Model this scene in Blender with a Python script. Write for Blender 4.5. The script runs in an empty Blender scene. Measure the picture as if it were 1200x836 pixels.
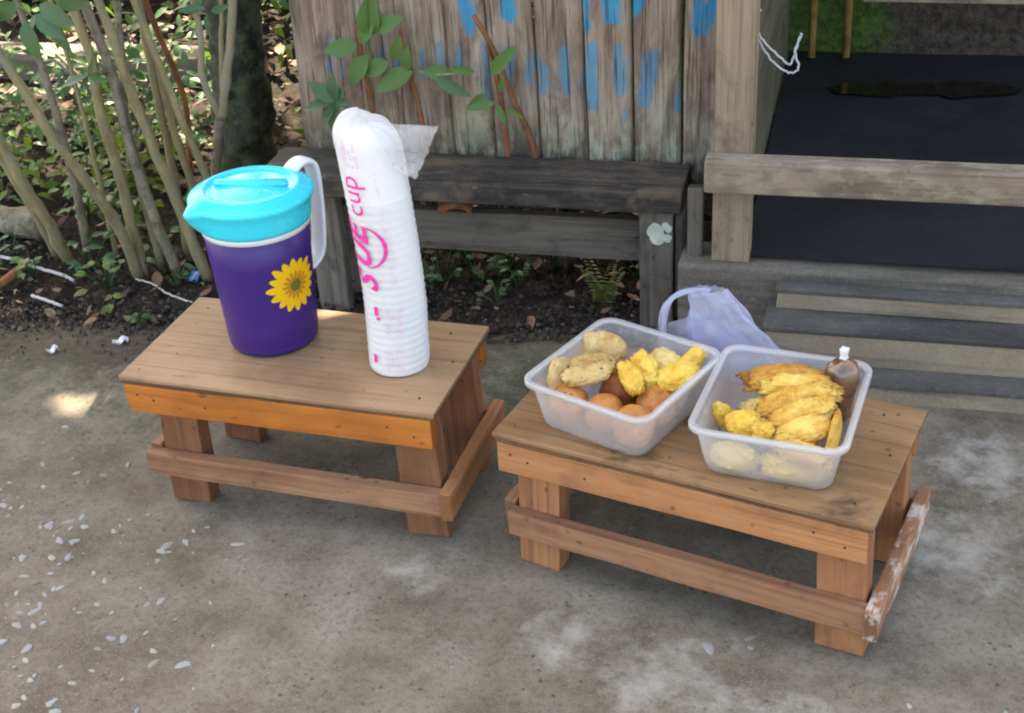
import bpy, bmesh, math, random
from mathutils import Vector, Matrix, Euler, noise
R = math.radians
sc = bpy.context.scene
COL = sc.collection

# ------------------------------------------------------------------ camera, sky, sun, exposure
cam = bpy.data.objects.new('camera', bpy.data.cameras.new('camera')); COL.objects.link(cam)
cr = Vector((0.96796, 0.24258, -0.05766)); cu = Vector((-0.07607, 0.50671, 0.85876)); cf = -(cr.cross(cu))
rot = Matrix((cr, cu, -cf)).transposed()
cam.matrix_world = Matrix.Translation((0, 0, 1.107)) @ rot.to_4x4()
cam.data.sensor_width = 36; cam.data.lens = 1593.9 / 1200 * 36
cam.data.clip_start = 0.05; cam.data.clip_end = 500
sc.camera = cam

SUN = Vector((-0.42, 0.62, 0.95)).normalized()            # direction towards the sun
world = bpy.data.worlds.new('World'); sc.world = world; world.use_nodes = True
wn = world.node_tree
sky = wn.nodes.new('ShaderNodeTexSky'); sky.sky_type = 'NISHITA'; sky.sun_disc = False
sky.sun_elevation = math.asin(SUN.z); sky.sun_rotation = math.atan2(SUN.x, SUN.y)
sky.dust_density = 4.0; sky.ozone_density = 0.6; sky.air_density = 1.0
bgn = wn.nodes['Background']; bgn.inputs[1].default_value = 0.15
wn.links.new(sky.outputs[0], bgn.inputs[0])
sun = bpy.data.objects.new('sun', bpy.data.lights.new('sun', 'SUN')); COL.objects.link(sun)
sun.data.energy = 4.6; sun.data.angle = R(0.53); sun.data.color = (1.0, 0.93, 0.82)
sun.rotation_euler = SUN.to_track_quat('Z', 'Y').to_euler()
vs = sc.view_settings
vs.view_transform = 'Standard'; vs.look = 'None'; vs.gamma = 1.0; vs.use_curve_mapping = False
vs.exposure = 2.52
vs.use_white_balance = True; vs.white_balance_temperature = 8200; vs.white_balance_tint = 8
sc.cycles.filter_width = 2.1
sc.cycles.transparent_max_bounces = 24
sc.cycles.max_bounces = 7; sc.cycles.diffuse_bounces = 3

# ------------------------------------------------------------------ object helpers
rnd = random.Random(7)

def link(name, me, parent=None, loc=(0, 0, 0), rot=(0, 0, 0), mat=None):
    o = bpy.data.objects.new(name, me); COL.objects.link(o)
    o.location = loc; o.rotation_euler = rot
    if parent is not None: o.parent = parent
    if mat is not None and me is not None and len(me.materials) == 0: me.materials.append(mat)
    return o

def thing(name, label, cat, loc=(0, 0, 0), rotz=0, group=None):
    o = link(name, None, None, loc, (0, 0, rotz)); o.empty_display_size = 0.05
    return tag(o, label, cat, group)

def tag(o, label, cat, group=None, kind=None):
    o['label'] = label; o['category'] = cat
    if group: o['group'] = group
    if kind: o['kind'] = kind
    return o

def struct(o):
    o['kind'] = 'structure'; return o

def mesh(name, verts, faces, smooth=False):
    me = bpy.data.meshes.new(name); me.from_pydata([tuple(v) for v in verts], [], faces); me.update()
    if smooth:
        for p in me.polygons: p.use_smooth = True
    return me

def frombm(name, bm, smooth=False):
    me = bpy.data.meshes.new(name); bm.to_mesh(me); bm.free()
    if smooth:
        for p in me.polygons: p.use_smooth = True
    return me

def boardmesh(lx, ly, lz, bev=0.002, jit=0.0007, seg=6, seed=0, warp=0.0):
    """a sawn board: length on local X, chamfered arrises, slightly uneven"""
    bm = bmesh.new()
    bmesh.ops.create_cube(bm, size=1.0, matrix=Matrix.Diagonal((lx, ly, lz, 1)))
    if seg > 1:
        ed = [e for e in bm.edges if abs(e.verts[0].co.x - e.verts[1].co.x) > lx * 0.5]
        bmesh.ops.subdivide_edges(bm, edges=ed, cuts=seg - 1)
    sharp = [e for e in bm.edges if len(e.link_faces) == 2 and e.calc_face_angle(0) > 0.5]
    bmesh.ops.bevel(bm, geom=sharp, offset=bev, segments=2, profile=0.6, affect='EDGES')
    for v in bm.verts:
        p = v.co * 18 + Vector((seed * 3.1, seed * 1.7, 0))
        v.co += Vector((0, noise.noise(p), noise.noise(p + Vector((9, 2, 4))))) * jit
        v.co += Vector((noise.noise(v.co * 45 + Vector((seed, 0, 5))) * jit * 1.5 if abs(v.co.x) > lx * 0.45 else 0, 0, 0))
        v.co.z += warp * math.sin(v.co.x / lx * 3.0 + seed)
    return frombm('board', bm)

_bs = [0]
def board(name, parent, mat, p, dims, axis='x', rot=(0, 0, 0), bev=0.002, jit=0.0007, warp=0.0):
    """dims = extents along the parent's x, y, z; the grain runs along axis"""
    _bs[0] += 1
    dx, dy, dz = dims
    if axis == 'x': d = (dx, dy, dz); e = Matrix.Identity(3)
    elif axis == 'y': d = (dy, dx, dz); e = Matrix.Rotation(R(90), 3, 'Z')
    else: d = (dz, dy, dx); e = Matrix.Rotation(R(-90), 3, 'Y')
    me = boardmesh(*d, bev=bev, jit=jit, seed=_bs[0], warp=warp)
    m = Euler(rot).to_matrix() @ e
    return link(name, me, parent, p, m.to_euler(), mat)

def lathe(profile, seg=48, cx=0, cy=0):
    v = []; f = []
    for (r, z) in profile:
        for k in range(seg):
            a = 2 * math.pi * k / seg; v.append((cx + r * math.cos(a), cy + r * math.sin(a), z))
    n = len(profile)
    for i in range(n - 1):
        for k in range(seg):
            k2 = (k + 1) % seg
            f.append((i * seg + k, i * seg + k2, (i + 1) * seg + k2, (i + 1) * seg + k))
    if profile[0][0] > 1e-4: f.append(tuple(reversed(range(seg))))
    if profile[-1][0] > 1e-4: f.append(tuple(range((n - 1) * seg, n * seg)))
    return v, f

def tube(path, radii, sides=8, seed=0, rough=0.0):
    path = [Vector(p) for p in path]; n = len(path)
    if not isinstance(radii, (list, tuple)): radii = [radii] * n
    v = []; f = []
    ref = Vector((0.3, 0.9, 0.2))
    for i, p in enumerate(path):
        t = (path[min(i + 1, n - 1)] - path[max(i - 1, 0)]).normalized()
        a = t.cross(ref)
        if a.length < 0.1: a = t.cross(Vector((1, 0, 0)))
        a.normalize(); b = t.cross(a)
        for k in range(sides):
            an = 2 * math.pi * k / sides
            d = a * math.cos(an) + b * math.sin(an)
            r = radii[i] * (1 + rough * noise.noise((p + d * 0.05) * 30 + Vector((seed, 0, 0))))
            v.append(p + d * r)
    for i in range(n - 1):
        for k in range(sides):
            k2 = (k + 1) % sides
            f.append((i * sides + k, i * sides + k2, (i + 1) * sides + k2, (i + 1) * sides + k))
    f.append(tuple(reversed(range(sides)))); f.append(tuple(range((n - 1) * sides, n * sides)))
    return v, f

def spline(pts, n):
    """Catmull-Rom through pts"""
    P = [Vector(p) for p in pts]; P = [P[0] * 2 - P[1]] + P + [P[-1] * 2 - P[-2]]
    out = []
    m = len(P) - 3
    for i in range(n + 1):
        t = i / n * m; k = min(int(t), m - 1); t -= k
        a, b, c, d = P[k:k + 4]
        out.append(0.5 * ((2 * b) + (c - a) * t + (2 * a - 5 * b + 4 * c - d) * t * t + (3 * b - a - 3 * c + d) * t ** 3))
    return out

# ------------------------------------------------------------------ materials
class NT:
    def __init__(s, name):
        s.m = bpy.data.materials.new(name); s.m.use_nodes = True; s.t = s.m.node_tree
        s.b = s.t.nodes['Principled BSDF']; s.out = s.t.nodes['Material Output']
    def n(s, ty, **k):
        x = s.t.nodes.new('ShaderNode' + ty)
        for a, b in k.items(): setattr(x, a, b)
        return x
    def set(s, sock, v):
        if hasattr(v, 'is_output') or isinstance(v, bpy.types.NodeSocket): s.t.links.new(v, sock)
        elif isinstance(v, (tuple, list)): sock.default_value = (*v, 1.0) if (len(v) == 3 and sock.type == 'RGBA') else v
        else: sock.default_value = v
    def coord(s, scale=(1, 1, 1), rand=True, kind='Object'):
        c = s.n('TexCoord').outputs[kind]
        mp = s.n('Mapping'); s.set(mp.inputs['Scale'], scale)
        if rand:
            oi = s.n('ObjectInfo'); a = s.n('VectorMath', operation='SCALE'); a.inputs[0].default_value = (31, 17, 23)
            s.set(a.inputs['Scale'], oi.outputs['Random'])
            ad = s.n('VectorMath', operation='ADD'); s.set(ad.inputs[0], c); s.set(ad.inputs[1], a.outputs[0]); c = ad.outputs[0]
        s.set(mp.inputs['Vector'], c); return mp.outputs[0]
    def noise(s, vec, scale=5, detail=4, rough=0.55, dist=0.0):
        x = s.n('TexNoise'); s.set(x.inputs['Vector'], vec); s.set(x.inputs['Scale'], scale); s.set(x.inputs['Detail'], detail)
        s.set(x.inputs['Roughness'], rough); s.set(x.inputs['Distortion'], dist); return x.outputs['Fac']
    def voro(s, vec, scale=5, feature='F1', out='Distance'):
        x = s.n('TexVoronoi', feature=feature); s.set(x.inputs['Vector'], vec); s.set(x.inputs['Scale'], scale); return x.outputs[out]
    def ramp(s, fac, stops):
        x = s.n('ValToRGB'); s.set(x.inputs[0], fac); e = x.color_ramp.elements
        while len(e) < len(stops): e.new(0.5)
        for el, (p, c) in zip(e, stops):
            el.position = p; el.color = (*c, 1) if isinstance(c, tuple) else (c, c, c, 1)
        return x.outputs[0]
    def mix(s, fac, a, b, mode='MIX'):
        x = s.n('Mix', data_type='RGBA', blend_type=mode); s.set(x.inputs[0], fac); s.set(x.inputs[6], a); s.set(x.inputs[7], b); return x.outputs[2]
    def math(s, op, a, b=0.0, clamp=False):
        x = s.n('Math', operation=op, use_clamp=clamp); s.set(x.inputs[0], a); s.set(x.inputs[1], b); return x.outputs[0]
    def bump(s, h, strength=0.5, dist=0.01, prev=None):
        x = s.n('Bump'); s.set(x.inputs['Height'], h); s.set(x.inputs['Strength'], strength); s.set(x.inputs['Distance'], dist)
        if prev is not None: s.set(x.inputs['Normal'], prev)
        return x.outputs[0]
    def base(s, col=None, rough=None, normal=None, **k):
        if col is not None: s.set(s.b.inputs['Base Color'], col)
        if rough is not None: s.set(s.b.inputs['Roughness'], rough)
        if normal is not None: s.set(s.b.inputs['Normal'], normal)
        for a, b in k.items(): s.set(s.b.inputs[a.replace('_', ' ')], b)
        return s.m

def wood(name, light, dark, stain, rough=0.6, grain=0.5, stain_amt=0.5, speck=0.0, spec=0.35, worn=None):
    s = NT(name)
    g = s.noise(s.coord((2.2, 60, 60)), 1.0, 5, 0.6, 0.6)
    g2 = s.noise(s.coord((0.8, 14, 14)), 1.0, 3, 0.5, 1.2)
    f = s.mix(0.5, g, g2)
    col = s.ramp(f, [(0.33, dark), (0.62, light)])
    st = s.noise(s.coord((9, 14, 14)), 1.0, 6, 0.65, 0.4)
    col = s.mix(s.math('MULTIPLY', s.ramp(st, [(0.52, 0.0), (0.68, 1.0)]), stain_amt), col, stain)
    fine = s.noise(s.coord((12, 260, 260)), 1.0, 2)
    col = s.mix(s.math('MULTIPLY', s.ramp(fine, [(0.56, 0.0), (0.72, 1.0)]), grain), col, stain)
    if speck:
        v = s.voro(s.coord((30, 30, 30)), 1.0)
        col = s.mix(s.math('MULTIPLY', s.ramp(v, [(0.05, 1.0), (0.13, 0.0)]), speck), col, stain)
    lines = s.noise(s.coord((1.6, 110, 110)), 1.0, 3, 0.5, 0.3)
    col = s.mix(s.ramp(lines, [(0.57, 0.0), (0.64, 0.55)]), col, tuple(0.55 * a + 0.45 * b for a, b in zip(stain, dark)))
    blot = s.noise(s.coord((5, 7, 7)), 1.0, 4, 0.6)
    col = s.mix(s.ramp(blot, [(0.50, 0.0), (0.72, 0.55)]), col, tuple(a * 0.55 for a in dark))
    gouge = s.noise(s.coord((26, 90, 90)), 1.0, 4, 0.6)
    col = s.mix(s.ramp(gouge, [(0.66, 0.0), (0.70, 0.8)]), col, stain)
    nx = s.n('SeparateXYZ'); s.set(nx.inputs[0], s.n('TexCoord').outputs['Normal'])
    eg = s.ramp(s.math('ABSOLUTE', nx.outputs[0]), [(0.6, 0.0), (0.9, 0.65)])
    col = s.mix(eg, col, tuple(a * 0.45 for a in dark))
    if worn:
        w = s.noise(s.coord((22, 40, 40)), 1.0, 5, 0.7)
        col = s.mix(s.ramp(w, [(0.5, 0.0), (0.6, worn[1])]), col, worn[0])
    hb = s.mix(0.5, fine, lines)
    return s.base(col, s.ramp(g2, [(0.3, rough - 0.1), (0.7, rough + 0.12)]), s.bump(hb, 0.35, 0.002), Specular_IOR_Level=spec)

M = {}
M['ply'] = wood('varnished_plywood', (0.41, 0.245, 0.14), (0.33, 0.19, 0.105), (0.10, 0.06, 0.035), 0.45, 0.22, 0.30, 0.5)
M['ply_worn'] = wood('worn_plywood', (0.33, 0.185, 0.088), (0.225, 0.12, 0.055), (0.035, 0.022, 0.016), 0.5, 0.40, 0.9, 0.7)
M['orange'] = wood('orange_varnish', (0.62, 0.205, 0.042), (0.45, 0.132, 0.024), (0.16, 0.055, 0.02), 0.42, 0.28, 0.35, 0.8)
M['tan'] = wood('tan_wood', (0.52, 0.235, 0.105), (0.38, 0.155, 0.065), (0.12, 0.05, 0.028), 0.55, 0.3, 0.45, 0.8)
M['brown'] = wood('brown_wood', (0.34, 0.145, 0.075), (0.21, 0.080, 0.040), (0.075, 0.033, 0.02), 0.6, 0.4, 0.5, 0.5)
M['brown_pale'] = wood('pale_brown_wood', (0.40, 0.195, 0.11), (0.25, 0.112, 0.062), (0.09, 0.045, 0.03), 0.65, 0.4, 0.5, 0.6)
M['scuffed'] = wood('scuffed_wood', (0.40, 0.19, 0.10), (0.26, 0.11, 0.055), (0.09, 0.04, 0.025), 0.6, 0.3, 0.3, 0.5, worn=((0.62, 0.55, 0.50), 0.75))
M['legs'] = wood('leg_wood', (0.42, 0.185, 0.088), (0.29, 0.115, 0.052), (0.10, 0.042, 0.024), 0.6, 0.4, 0.6, 0.6)
M['edge'] = wood('dark_edge', (0.22, 0.11, 0.06), (0.12, 0.06, 0.035), (0.04, 0.02, 0.014), 0.6, 0.4, 0.6)
M['old'] = wood('weathered_grey_wood', (0.21, 0.18, 0.15), (0.095, 0.080, 0.068), (0.035, 0.029, 0.025), 0.8, 0.5, 0.6, 0.3, 0.2)
M['olddark'] = wood('blackened_wood', (0.062, 0.052, 0.047), (0.020, 0.0175, 0.017), (0.22, 0.15, 0.10), 0.75, 0.25, 0.7, 0.2, 0.3, worn=((0.12, 0.105, 0.08), 0.35))
M['oldpale'] = wood('sun_bleached_wood', (0.37, 0.29, 0.225), (0.20, 0.145, 0.11), (0.07, 0.048, 0.042), 0.8, 0.45, 0.7, 0.3, 0.2, worn=((0.36, 0.33, 0.22), 0.5))
M['postwood'] = wood('bleached_post_wood', (0.39, 0.305, 0.215), (0.22, 0.165, 0.115), (0.085, 0.058, 0.045), 0.8, 0.45, 0.8, 0.3, 0.2)
M['jamb'] = wood('mossy_jamb_wood', (0.13, 0.115, 0.07), (0.05, 0.042, 0.03), (0.16, 0.14, 0.09), 0.8, 0.3, 0.5)

def m_plank():
    s = NT('painted_plank')
    g = s.noise(s.coord((3.0, 55, 55)), 1.0, 6, 0.65, 0.5)
    g2 = s.noise(s.coord((5, 12, 12)), 1.0, 5, 0.6, 0.8)
    col = s.ramp(s.mix(0.55, g, g2), [(0.32, (0.06, 0.042, 0.034)), (0.43, (0.22, 0.16, 0.12)), (0.52, (0.34, 0.27, 0.205)), (0.64, (0.46, 0.40, 0.32))])
    oi = s.n('ObjectInfo').outputs['Random']
    col = s.mix(s.math('MULTIPLY', oi, 0.45), col, (0.30, 0.19, 0.145))
    a = s.n('Attribute', attribute_name='paint')
    sep = s.n('SeparateColor'); s.set(sep.inputs[0], a.outputs['Color'])
    # algae and damp near the foot of the boards (attribute G), flaking whitewash (B), blue paint (R)
    al = s.noise(s.coord((16, 26, 26)), 1.0, 6, 0.7)
    alg = s.math('MULTIPLY', sep.outputs[1], s.ramp(al, [(0.38, 0.0), (0.58, 1.0)]))
    ww = s.noise(s.coord((20, 36, 36)), 1.0, 5, 0.65)
    col = s.mix(s.math('MULTIPLY', sep.outputs[2], s.ramp(ww, [(0.44, 0.0), (0.54, 0.8)])), col, (0.40, 0.42, 0.32))
    col = s.mix(alg, col, (0.045, 0.043, 0.03))
    fl = s.noise(s.coord((18, 70, 70)), 1.0, 4, 0.6)
    bl = s.mix(oi, (0.015, 0.22, 0.40), (0.02, 0.29, 0.45))
    col = s.mix(s.math('MULTIPLY', sep.outputs[0], s.ramp(fl, [(0.30, 0.5), (0.44, 1.0)])), col, bl)
    fine = s.noise(s.coord((8, 200, 200)), 1.0, 3)
    col = s.mix(s.ramp(fine, [(0.54, 0.0), (0.66, 0.8)]), col, (0.05, 0.036, 0.03))
    patch = s.noise(s.coord((7, 20, 20)), 1.0, 6, 0.7, 0.6)
    col = s.mix(s.math('MULTIPLY', s.ramp(patch, [(0.52, 0.0), (0.62, 0.65)]), s.math('SUBTRACT', 1.0, sep.outputs[0])), col, (0.12, 0.085, 0.075))
    return s.base(col, 0.85, s.bump(s.mix(0.5, g, fine), 0.6, 0.003), Specular_IOR_Level=0.2)
M['plank'] = m_plank()

def m_pave():
    s = NT('worn_concrete')
    c = s.coord((1, 1, 1), rand=False)
    big = s.noise(c, 2.2, 4, 0.55, 0.3); mid = s.noise(c, 9, 6, 0.65); fine = s.noise(c, 120, 4, 0.7); grit = s.noise(c, 420, 2, 0.6)
    col = s.ramp(s.mix(0.55, big, mid), [(0.38, (0.082, 0.064, 0.045)), (0.50, (0.168, 0.140, 0.106)), (0.62, (0.25, 0.218, 0.174))])
    col = s.mix(s.math('MULTIPLY', s.ramp(fine, [(0.35, 1.0), (0.52, 0.0)]), 0.55), col, (0.075, 0.065, 0.052))
    col = s.mix(s.math('MULTIPLY', s.ramp(grit, [(0.58, 0.0), (0.70, 1.0)]), 0.5), col, (0.36, 0.34, 0.31))
    blt = s.noise(c, 34, 5, 0.7)
    col = s.mix(s.ramp(blt, [(0.52, 0.0), (0.68, 0.28)]), col, (0.27, 0.245, 0.205))
    col = s.mix(s.ramp(blt, [(0.34, 0.30), (0.45, 0.0)]), col, (0.08, 0.064, 0.047))
    sp1 = s.voro(c, 70); spn = s.noise(c, 12, 3)
    col = s.mix(s.math('MULTIPLY', s.ramp(sp1, [(0.12, 1.0), (0.22, 0.0)]), s.ramp(spn, [(0.48, 0.0), (0.6, 0.8)])), col, (0.05, 0.04, 0.032))
    a = s.n('Attribute', attribute_name='wear'); sep = s.n('SeparateColor'); s.set(sep.inputs[0], a.outputs['Color'])
    # R: trodden soil over the slab; G: pale cement bloom; B: moss
    sn = s.noise(c, 14, 7, 0.72)
    soil = s.math('GREATER_THAN', 0.0, 1.0)
    smask = s.ramp(s.math('ADD', sep.outputs[0], s.math('MULTIPLY', s.math('SUBTRACT', sn, 0.5), 1.6)), [(0.40, 0.0), (0.62, 1.0)])
    col = s.mix(smask, col, s.ramp(s.noise(c, 60, 5, 0.7), [(0.35, (0.03, 0.023, 0.017)), (0.65, (0.095, 0.072, 0.052))]))
    gm = s.ramp(s.math('ADD', sep.outputs[1], s.math('MULTIPLY', s.math('SUBTRACT', s.noise(c, 22, 6, 0.7), 0.5), 1.3)), [(0.45, 0.0), (0.85, 0.75)])
    col = s.mix(gm, col, (0.42, 0.40, 0.36))
    mm = s.ramp(s.math('ADD', sep.outputs[2], s.math('MULTIPLY', s.math('SUBTRACT', s.noise(c, 26, 6, 0.72), 0.5), 1.5)), [(0.42, 0.0), (0.75, 0.8)])
    col = s.mix(mm, col, s.ramp(fine, [(0.3, (0.028, 0.034, 0.016)), (0.7, (0.085, 0.095, 0.05))]))
    h = s.mix(0.45, s.mix(0.5, fine, grit), mid)
    return s.base(col, s.ramp(mid, [(0.3, 0.62), (0.7, 0.9)]), s.bump(h, 0.75, 0.006), Specular_IOR_Level=0.3)
M['pave'] = m_pave()

def m_soil():
    s = NT('damp_soil'); c = s.coord(rand=False)
    a = s.noise(c, 18, 7, 0.7); b = s.noise(c, 110, 4, 0.7)
    col = s.ramp(s.mix(0.5, a, b), [(0.36, (0.008, 0.006, 0.005)), (0.54, (0.036, 0.026, 0.020)), (0.70, (0.11, 0.080, 0.058))])
    return s.base(col, 0.9, s.bump(s.mix(0.5, a, b), 1.0, 0.02), Specular_IOR_Level=0.2)
M['soil'] = m_soil()

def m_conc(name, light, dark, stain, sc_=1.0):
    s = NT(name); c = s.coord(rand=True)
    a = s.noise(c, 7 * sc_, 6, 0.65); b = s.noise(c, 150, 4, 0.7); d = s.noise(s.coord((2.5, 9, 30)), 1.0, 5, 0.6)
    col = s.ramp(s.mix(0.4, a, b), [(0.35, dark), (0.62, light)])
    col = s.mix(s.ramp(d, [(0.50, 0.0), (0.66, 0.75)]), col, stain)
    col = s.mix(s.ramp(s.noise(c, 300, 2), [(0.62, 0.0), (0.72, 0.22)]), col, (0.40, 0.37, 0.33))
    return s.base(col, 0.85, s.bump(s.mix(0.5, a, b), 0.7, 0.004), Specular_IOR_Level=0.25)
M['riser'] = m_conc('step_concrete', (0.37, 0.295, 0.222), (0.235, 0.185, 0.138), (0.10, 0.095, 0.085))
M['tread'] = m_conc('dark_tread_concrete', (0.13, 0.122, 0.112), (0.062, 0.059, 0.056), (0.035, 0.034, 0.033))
M['wallc'] = m_conc('damp_wall_concrete', (0.225, 0.195, 0.162), (0.11, 0.095, 0.080), (0.06, 0.057, 0.052))
M['kerb'] = m_conc('pale_kerb_concrete', (0.27, 0.235, 0.205), (0.12, 0.105, 0.095), (0.10, 0.09, 0.08))

def m_moss():
    s = NT('mossy_wall'); c = s.coord(rand=False)
    a = s.noise(c, 6, 6, 0.7); b = s.noise(c, 60, 4, 0.7)
    col = s.ramp(b, [(0.35, (0.035, 0.025, 0.02)), (0.65, (0.11, 0.085, 0.065))])
    sx = s.n('SeparateXYZ'); s.set(sx.inputs[0], c)
    g = s.math('ADD', a, s.math('MULTIPLY', s.math('ADD', sx.outputs[0], 0.46), -1.1))
    col = s.mix(s.ramp(g, [(0.50, 0.0), (0.66, 1.0)]), col, s.ramp(b, [(0.35, (0.02, 0.045, 0.006)), (0.7, (0.10, 0.17, 0.02))]))
    return s.base(col, 0.9, s.bump(s.mix(0.5, a, b), 1.0, 0.015))
M['moss'] = m_moss()

def m_black():
    s = NT('black_sheet'); c = s.coord(rand=False)
    a = s.noise(c, 4, 5, 0.6); b = s.noise(c, 70, 4, 0.7)
    col = s.ramp(s.mix(0.35, a, b), [(0.35, (0.008, 0.008, 0.011)), (0.60, (0.017, 0.018, 0.023)), (0.72, (0.035, 0.036, 0.042))])
    col = s.mix(s.ramp(s.noise(c, 190, 2), [(0.70, 0.0), (0.78, 0.6)]), col, (0.14, 0.13, 0.12))
    return s.base(col, s.ramp(a, [(0.3, 0.5), (0.7, 0.75)]), s.bump(s.mix(0.6, a, b), 0.3, 0.004), Specular_IOR_Level=0.35)
M['black'] = m_black()
s = NT('puddle_water'); M['puddle'] = s.base((0.006, 0.005, 0.004), 0.06, Specular_IOR_Level=0.5)

def plastic(name, col, rough=0.3, var=0.06, **k):
    s = NT(name); c = s.coord(rand=True)
    a = s.noise(c, 9, 4, 0.6); b = s.noise(c, 90, 3, 0.6)
    cl = s.mix(s.math('MULTIPLY', a, var * 2), col, tuple(x * 0.6 for x in col))
    return s.base(cl, s.ramp(b, [(0.3, rough * 0.8), (0.7, rough * 1.25)]), s.bump(a, 0.05, 0.004), **k)
M['purple'] = plastic('purple_plastic', (0.042, 0.014, 0.17), 0.38, Specular_IOR_Level=0.45)
M['cyan'] = plastic('cyan_plastic', (0.0, 0.68, 0.86), 0.26, 0.02, Specular_IOR_Level=0.35)
M['cyan_skirt'] = plastic('pale_cyan_plastic', (0.12, 0.62, 0.80), 0.3, 0.03)
M['white'] = plastic('white_plastic', (0.74, 0.75, 0.79), 0.35, 0.02)
M['petal'] = plastic('yellow_print', (0.87, 0.50, 0.008), 0.5, 0.1)
M['petal2'] = plastic('orange_print', (0.60, 0.22, 0.008), 0.5, 0.1)
M['flower_eye'] = plastic('green_print', (0.10, 0.16, 0.02), 0.5, 0.2)
M['cup'] = plastic('white_cup', (0.90, 0.89, 0.90), 0.4, 0.02)
M['pink'] = plastic('pink_ink', (0.83, 0.045, 0.36), 0.5, 0.05)
M['pinkpale'] = plastic('faint_pink_ink', (0.83, 0.55, 0.70), 0.5, 0.05)

def film(name, tint, opac, rough=0.25, gloss=0.15, tr=None, streak=(8, 8, 8)):
    """thin plastic: clear / milky mix, both sides"""
    s = NT(name); t = s.t
    tp = s.n('BsdfTransparent'); tp.inputs[0].default_value = (*(tr or (1, 1, 1)), 1)
    df = s.n('BsdfDiffuse'); df.inputs[0].default_value = (*tint, 1)
    tl = s.n('BsdfTranslucent'); tl.inputs[0].default_value = (*tint, 1)
    gl = s.n('BsdfGlossy'); gl.inputs['Roughness'].default_value = rough
    m1 = s.n('MixShader'); m1.inputs[0].default_value = 0.45; t.links.new(df.outputs[0], m1.inputs[1]); t.links.new(tl.outputs[0], m1.inputs[2])
    c = s.coord(streak); nz = s.noise(c, 1.0, 4, 0.6)
    fac = s.ramp(nz, [(0.3, max(0.0, opac - 0.06)), (0.7, min(1, opac + 0.10))])
    m2 = s.n('MixShader'); s.set(m2.inputs[0], fac); t.links.new(tp.outputs[0], m2.inputs[1]); t.links.new(m1.outputs[0], m2.inputs[2])
    fr = s.n('LayerWeight'); fr.inputs['Blend'].default_value = 0.25
    fg = s.math('ADD', s.math('MULTIPLY', fr.outputs['Fresnel'], 0.22), gloss * 0.1, True)
    m3 = s.n('MixShader'); s.set(m3.inputs[0], fg); t.links.new(m2.outputs[0], m3.inputs[1]); t.links.new(gl.outputs[0], m3.inputs[2])
    t.nodes.remove(s.b); t.links.new(m3.outputs[0], s.out.inputs[0])
    return s.m
M['tub'] = film('milky_tub_plastic', (0.84, 0.83, 0.86), 0.25, 0.2, 0.2)
M['tub_rim'] = film('milky_tub_rim', (0.88, 0.88, 0.91), 0.42, 0.35, 0.2)
M['sleeve'] = film('printed_sleeve_film', (0.93, 0.92, 0.93), 0.62, 0.2, 0.2)
M['sleeve_end'] = film('crumpled_sleeve_film', (0.88, 0.87, 0.91), 0.22, 0.15, 0.3, streak=(30, 30, 30))
M['carrier'] = film('blue_white_carrier_film', (0.72, 0.75, 0.95), 0.40, 0.2, 0.3, tr=(0.88, 0.90, 1.0), streak=(20, 20, 60))
M['sauce_film'] = film('clear_pouch_film', (0.8, 0.75, 0.7), 0.05, 0.06, 0.5)

def food(name, stops, scale=60, spots=None, bumpd=0.004, rough=0.5, sss=0.15, big=12, crisp=None):
    s = NT(name); c = s.coord(rand=True)
    a = s.noise(c, scale, 5, 0.65); b = s.noise(c, big * 3, 4, 0.6); d = s.noise(c, scale * 5, 3, 0.6)
    f = s.mix(0.6, a, b)
    col = s.ramp(f, stops)
    if spots:
        v = s.voro(c, spots[1]); w = s.noise(c, 30, 2)
        col = s.mix(s.math('MULTIPLY', s.ramp(v, [(0.10, 1.0), (0.30, 0.0)]), s.ramp(w, [(0.42, 0.0), (0.55, 1.0)])), col, spots[0])
    if crisp:      # fried edges brown first
        pt = s.n('NewGeometry').outputs['Pointiness']
        col = s.mix(s.math('MULTIPLY', s.ramp(pt, [(0.53, 0.0), (0.60, 1.0)]), s.ramp(b, [(0.35, 0.25), (0.6, 0.9)])), col, crisp)
    return s.base(col, rough, s.bump(s.mix(0.5, a, d), 0.8, bumpd), Subsurface_Weight=sss, Subsurface_Radius=(0.006, 0.003, 0.001), Subsurface_Scale=1.0, Specular_IOR_Level=0.45)
M['ball'] = food('fried_dough', [(0.30, (0.33, 0.10, 0.022)), (0.50, (0.56, 0.215, 0.052)), (0.68, (0.70, 0.33, 0.10))], 90, ((0.20, 0.05, 0.015), 120), 0.0012)
M['ball_dark'] = food('dark_fried_dough', [(0.30, (0.20, 0.05, 0.012)), (0.55, (0.40, 0.115, 0.025)), (0.7, (0.5, 0.18, 0.045))], 90, ((0.10, 0.025, 0.01), 120), 0.0012)
M['tempeh'] = food('battered_tempeh', [(0.32, (0.30, 0.15, 0.04)), (0.48, (0.58, 0.37, 0.13)), (0.66, (0.74, 0.56, 0.27))], 120, ((0.06, 0.025, 0.02), 110), 0.003, crisp=(0.28, 0.13, 0.035))
M['yellow'] = food('yellow_batter', [(0.30, (0.55, 0.22, 0.02)), (0.46, (0.84, 0.50, 0.06)), (0.64, (0.92, 0.70, 0.17))], 110, None, 0.004, crisp=(0.62, 0.27, 0.03))
M['banana'] = food('golden_batter', [(0.33, (0.36, 0.11, 0.012)), (0.46, (0.70, 0.36, 0.045)), (0.62, (0.86, 0.60, 0.15))], 120, None, 0.004, crisp=(0.30, 0.075, 0.008))
M['banana_brown'] = food('browned_batter', [(0.30, (0.26, 0.07, 0.01)), (0.46, (0.52, 0.21, 0.025)), (0.64, (0.74, 0.42, 0.07))], 120, None, 0.004, crisp=(0.26, 0.07, 0.01))
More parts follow.
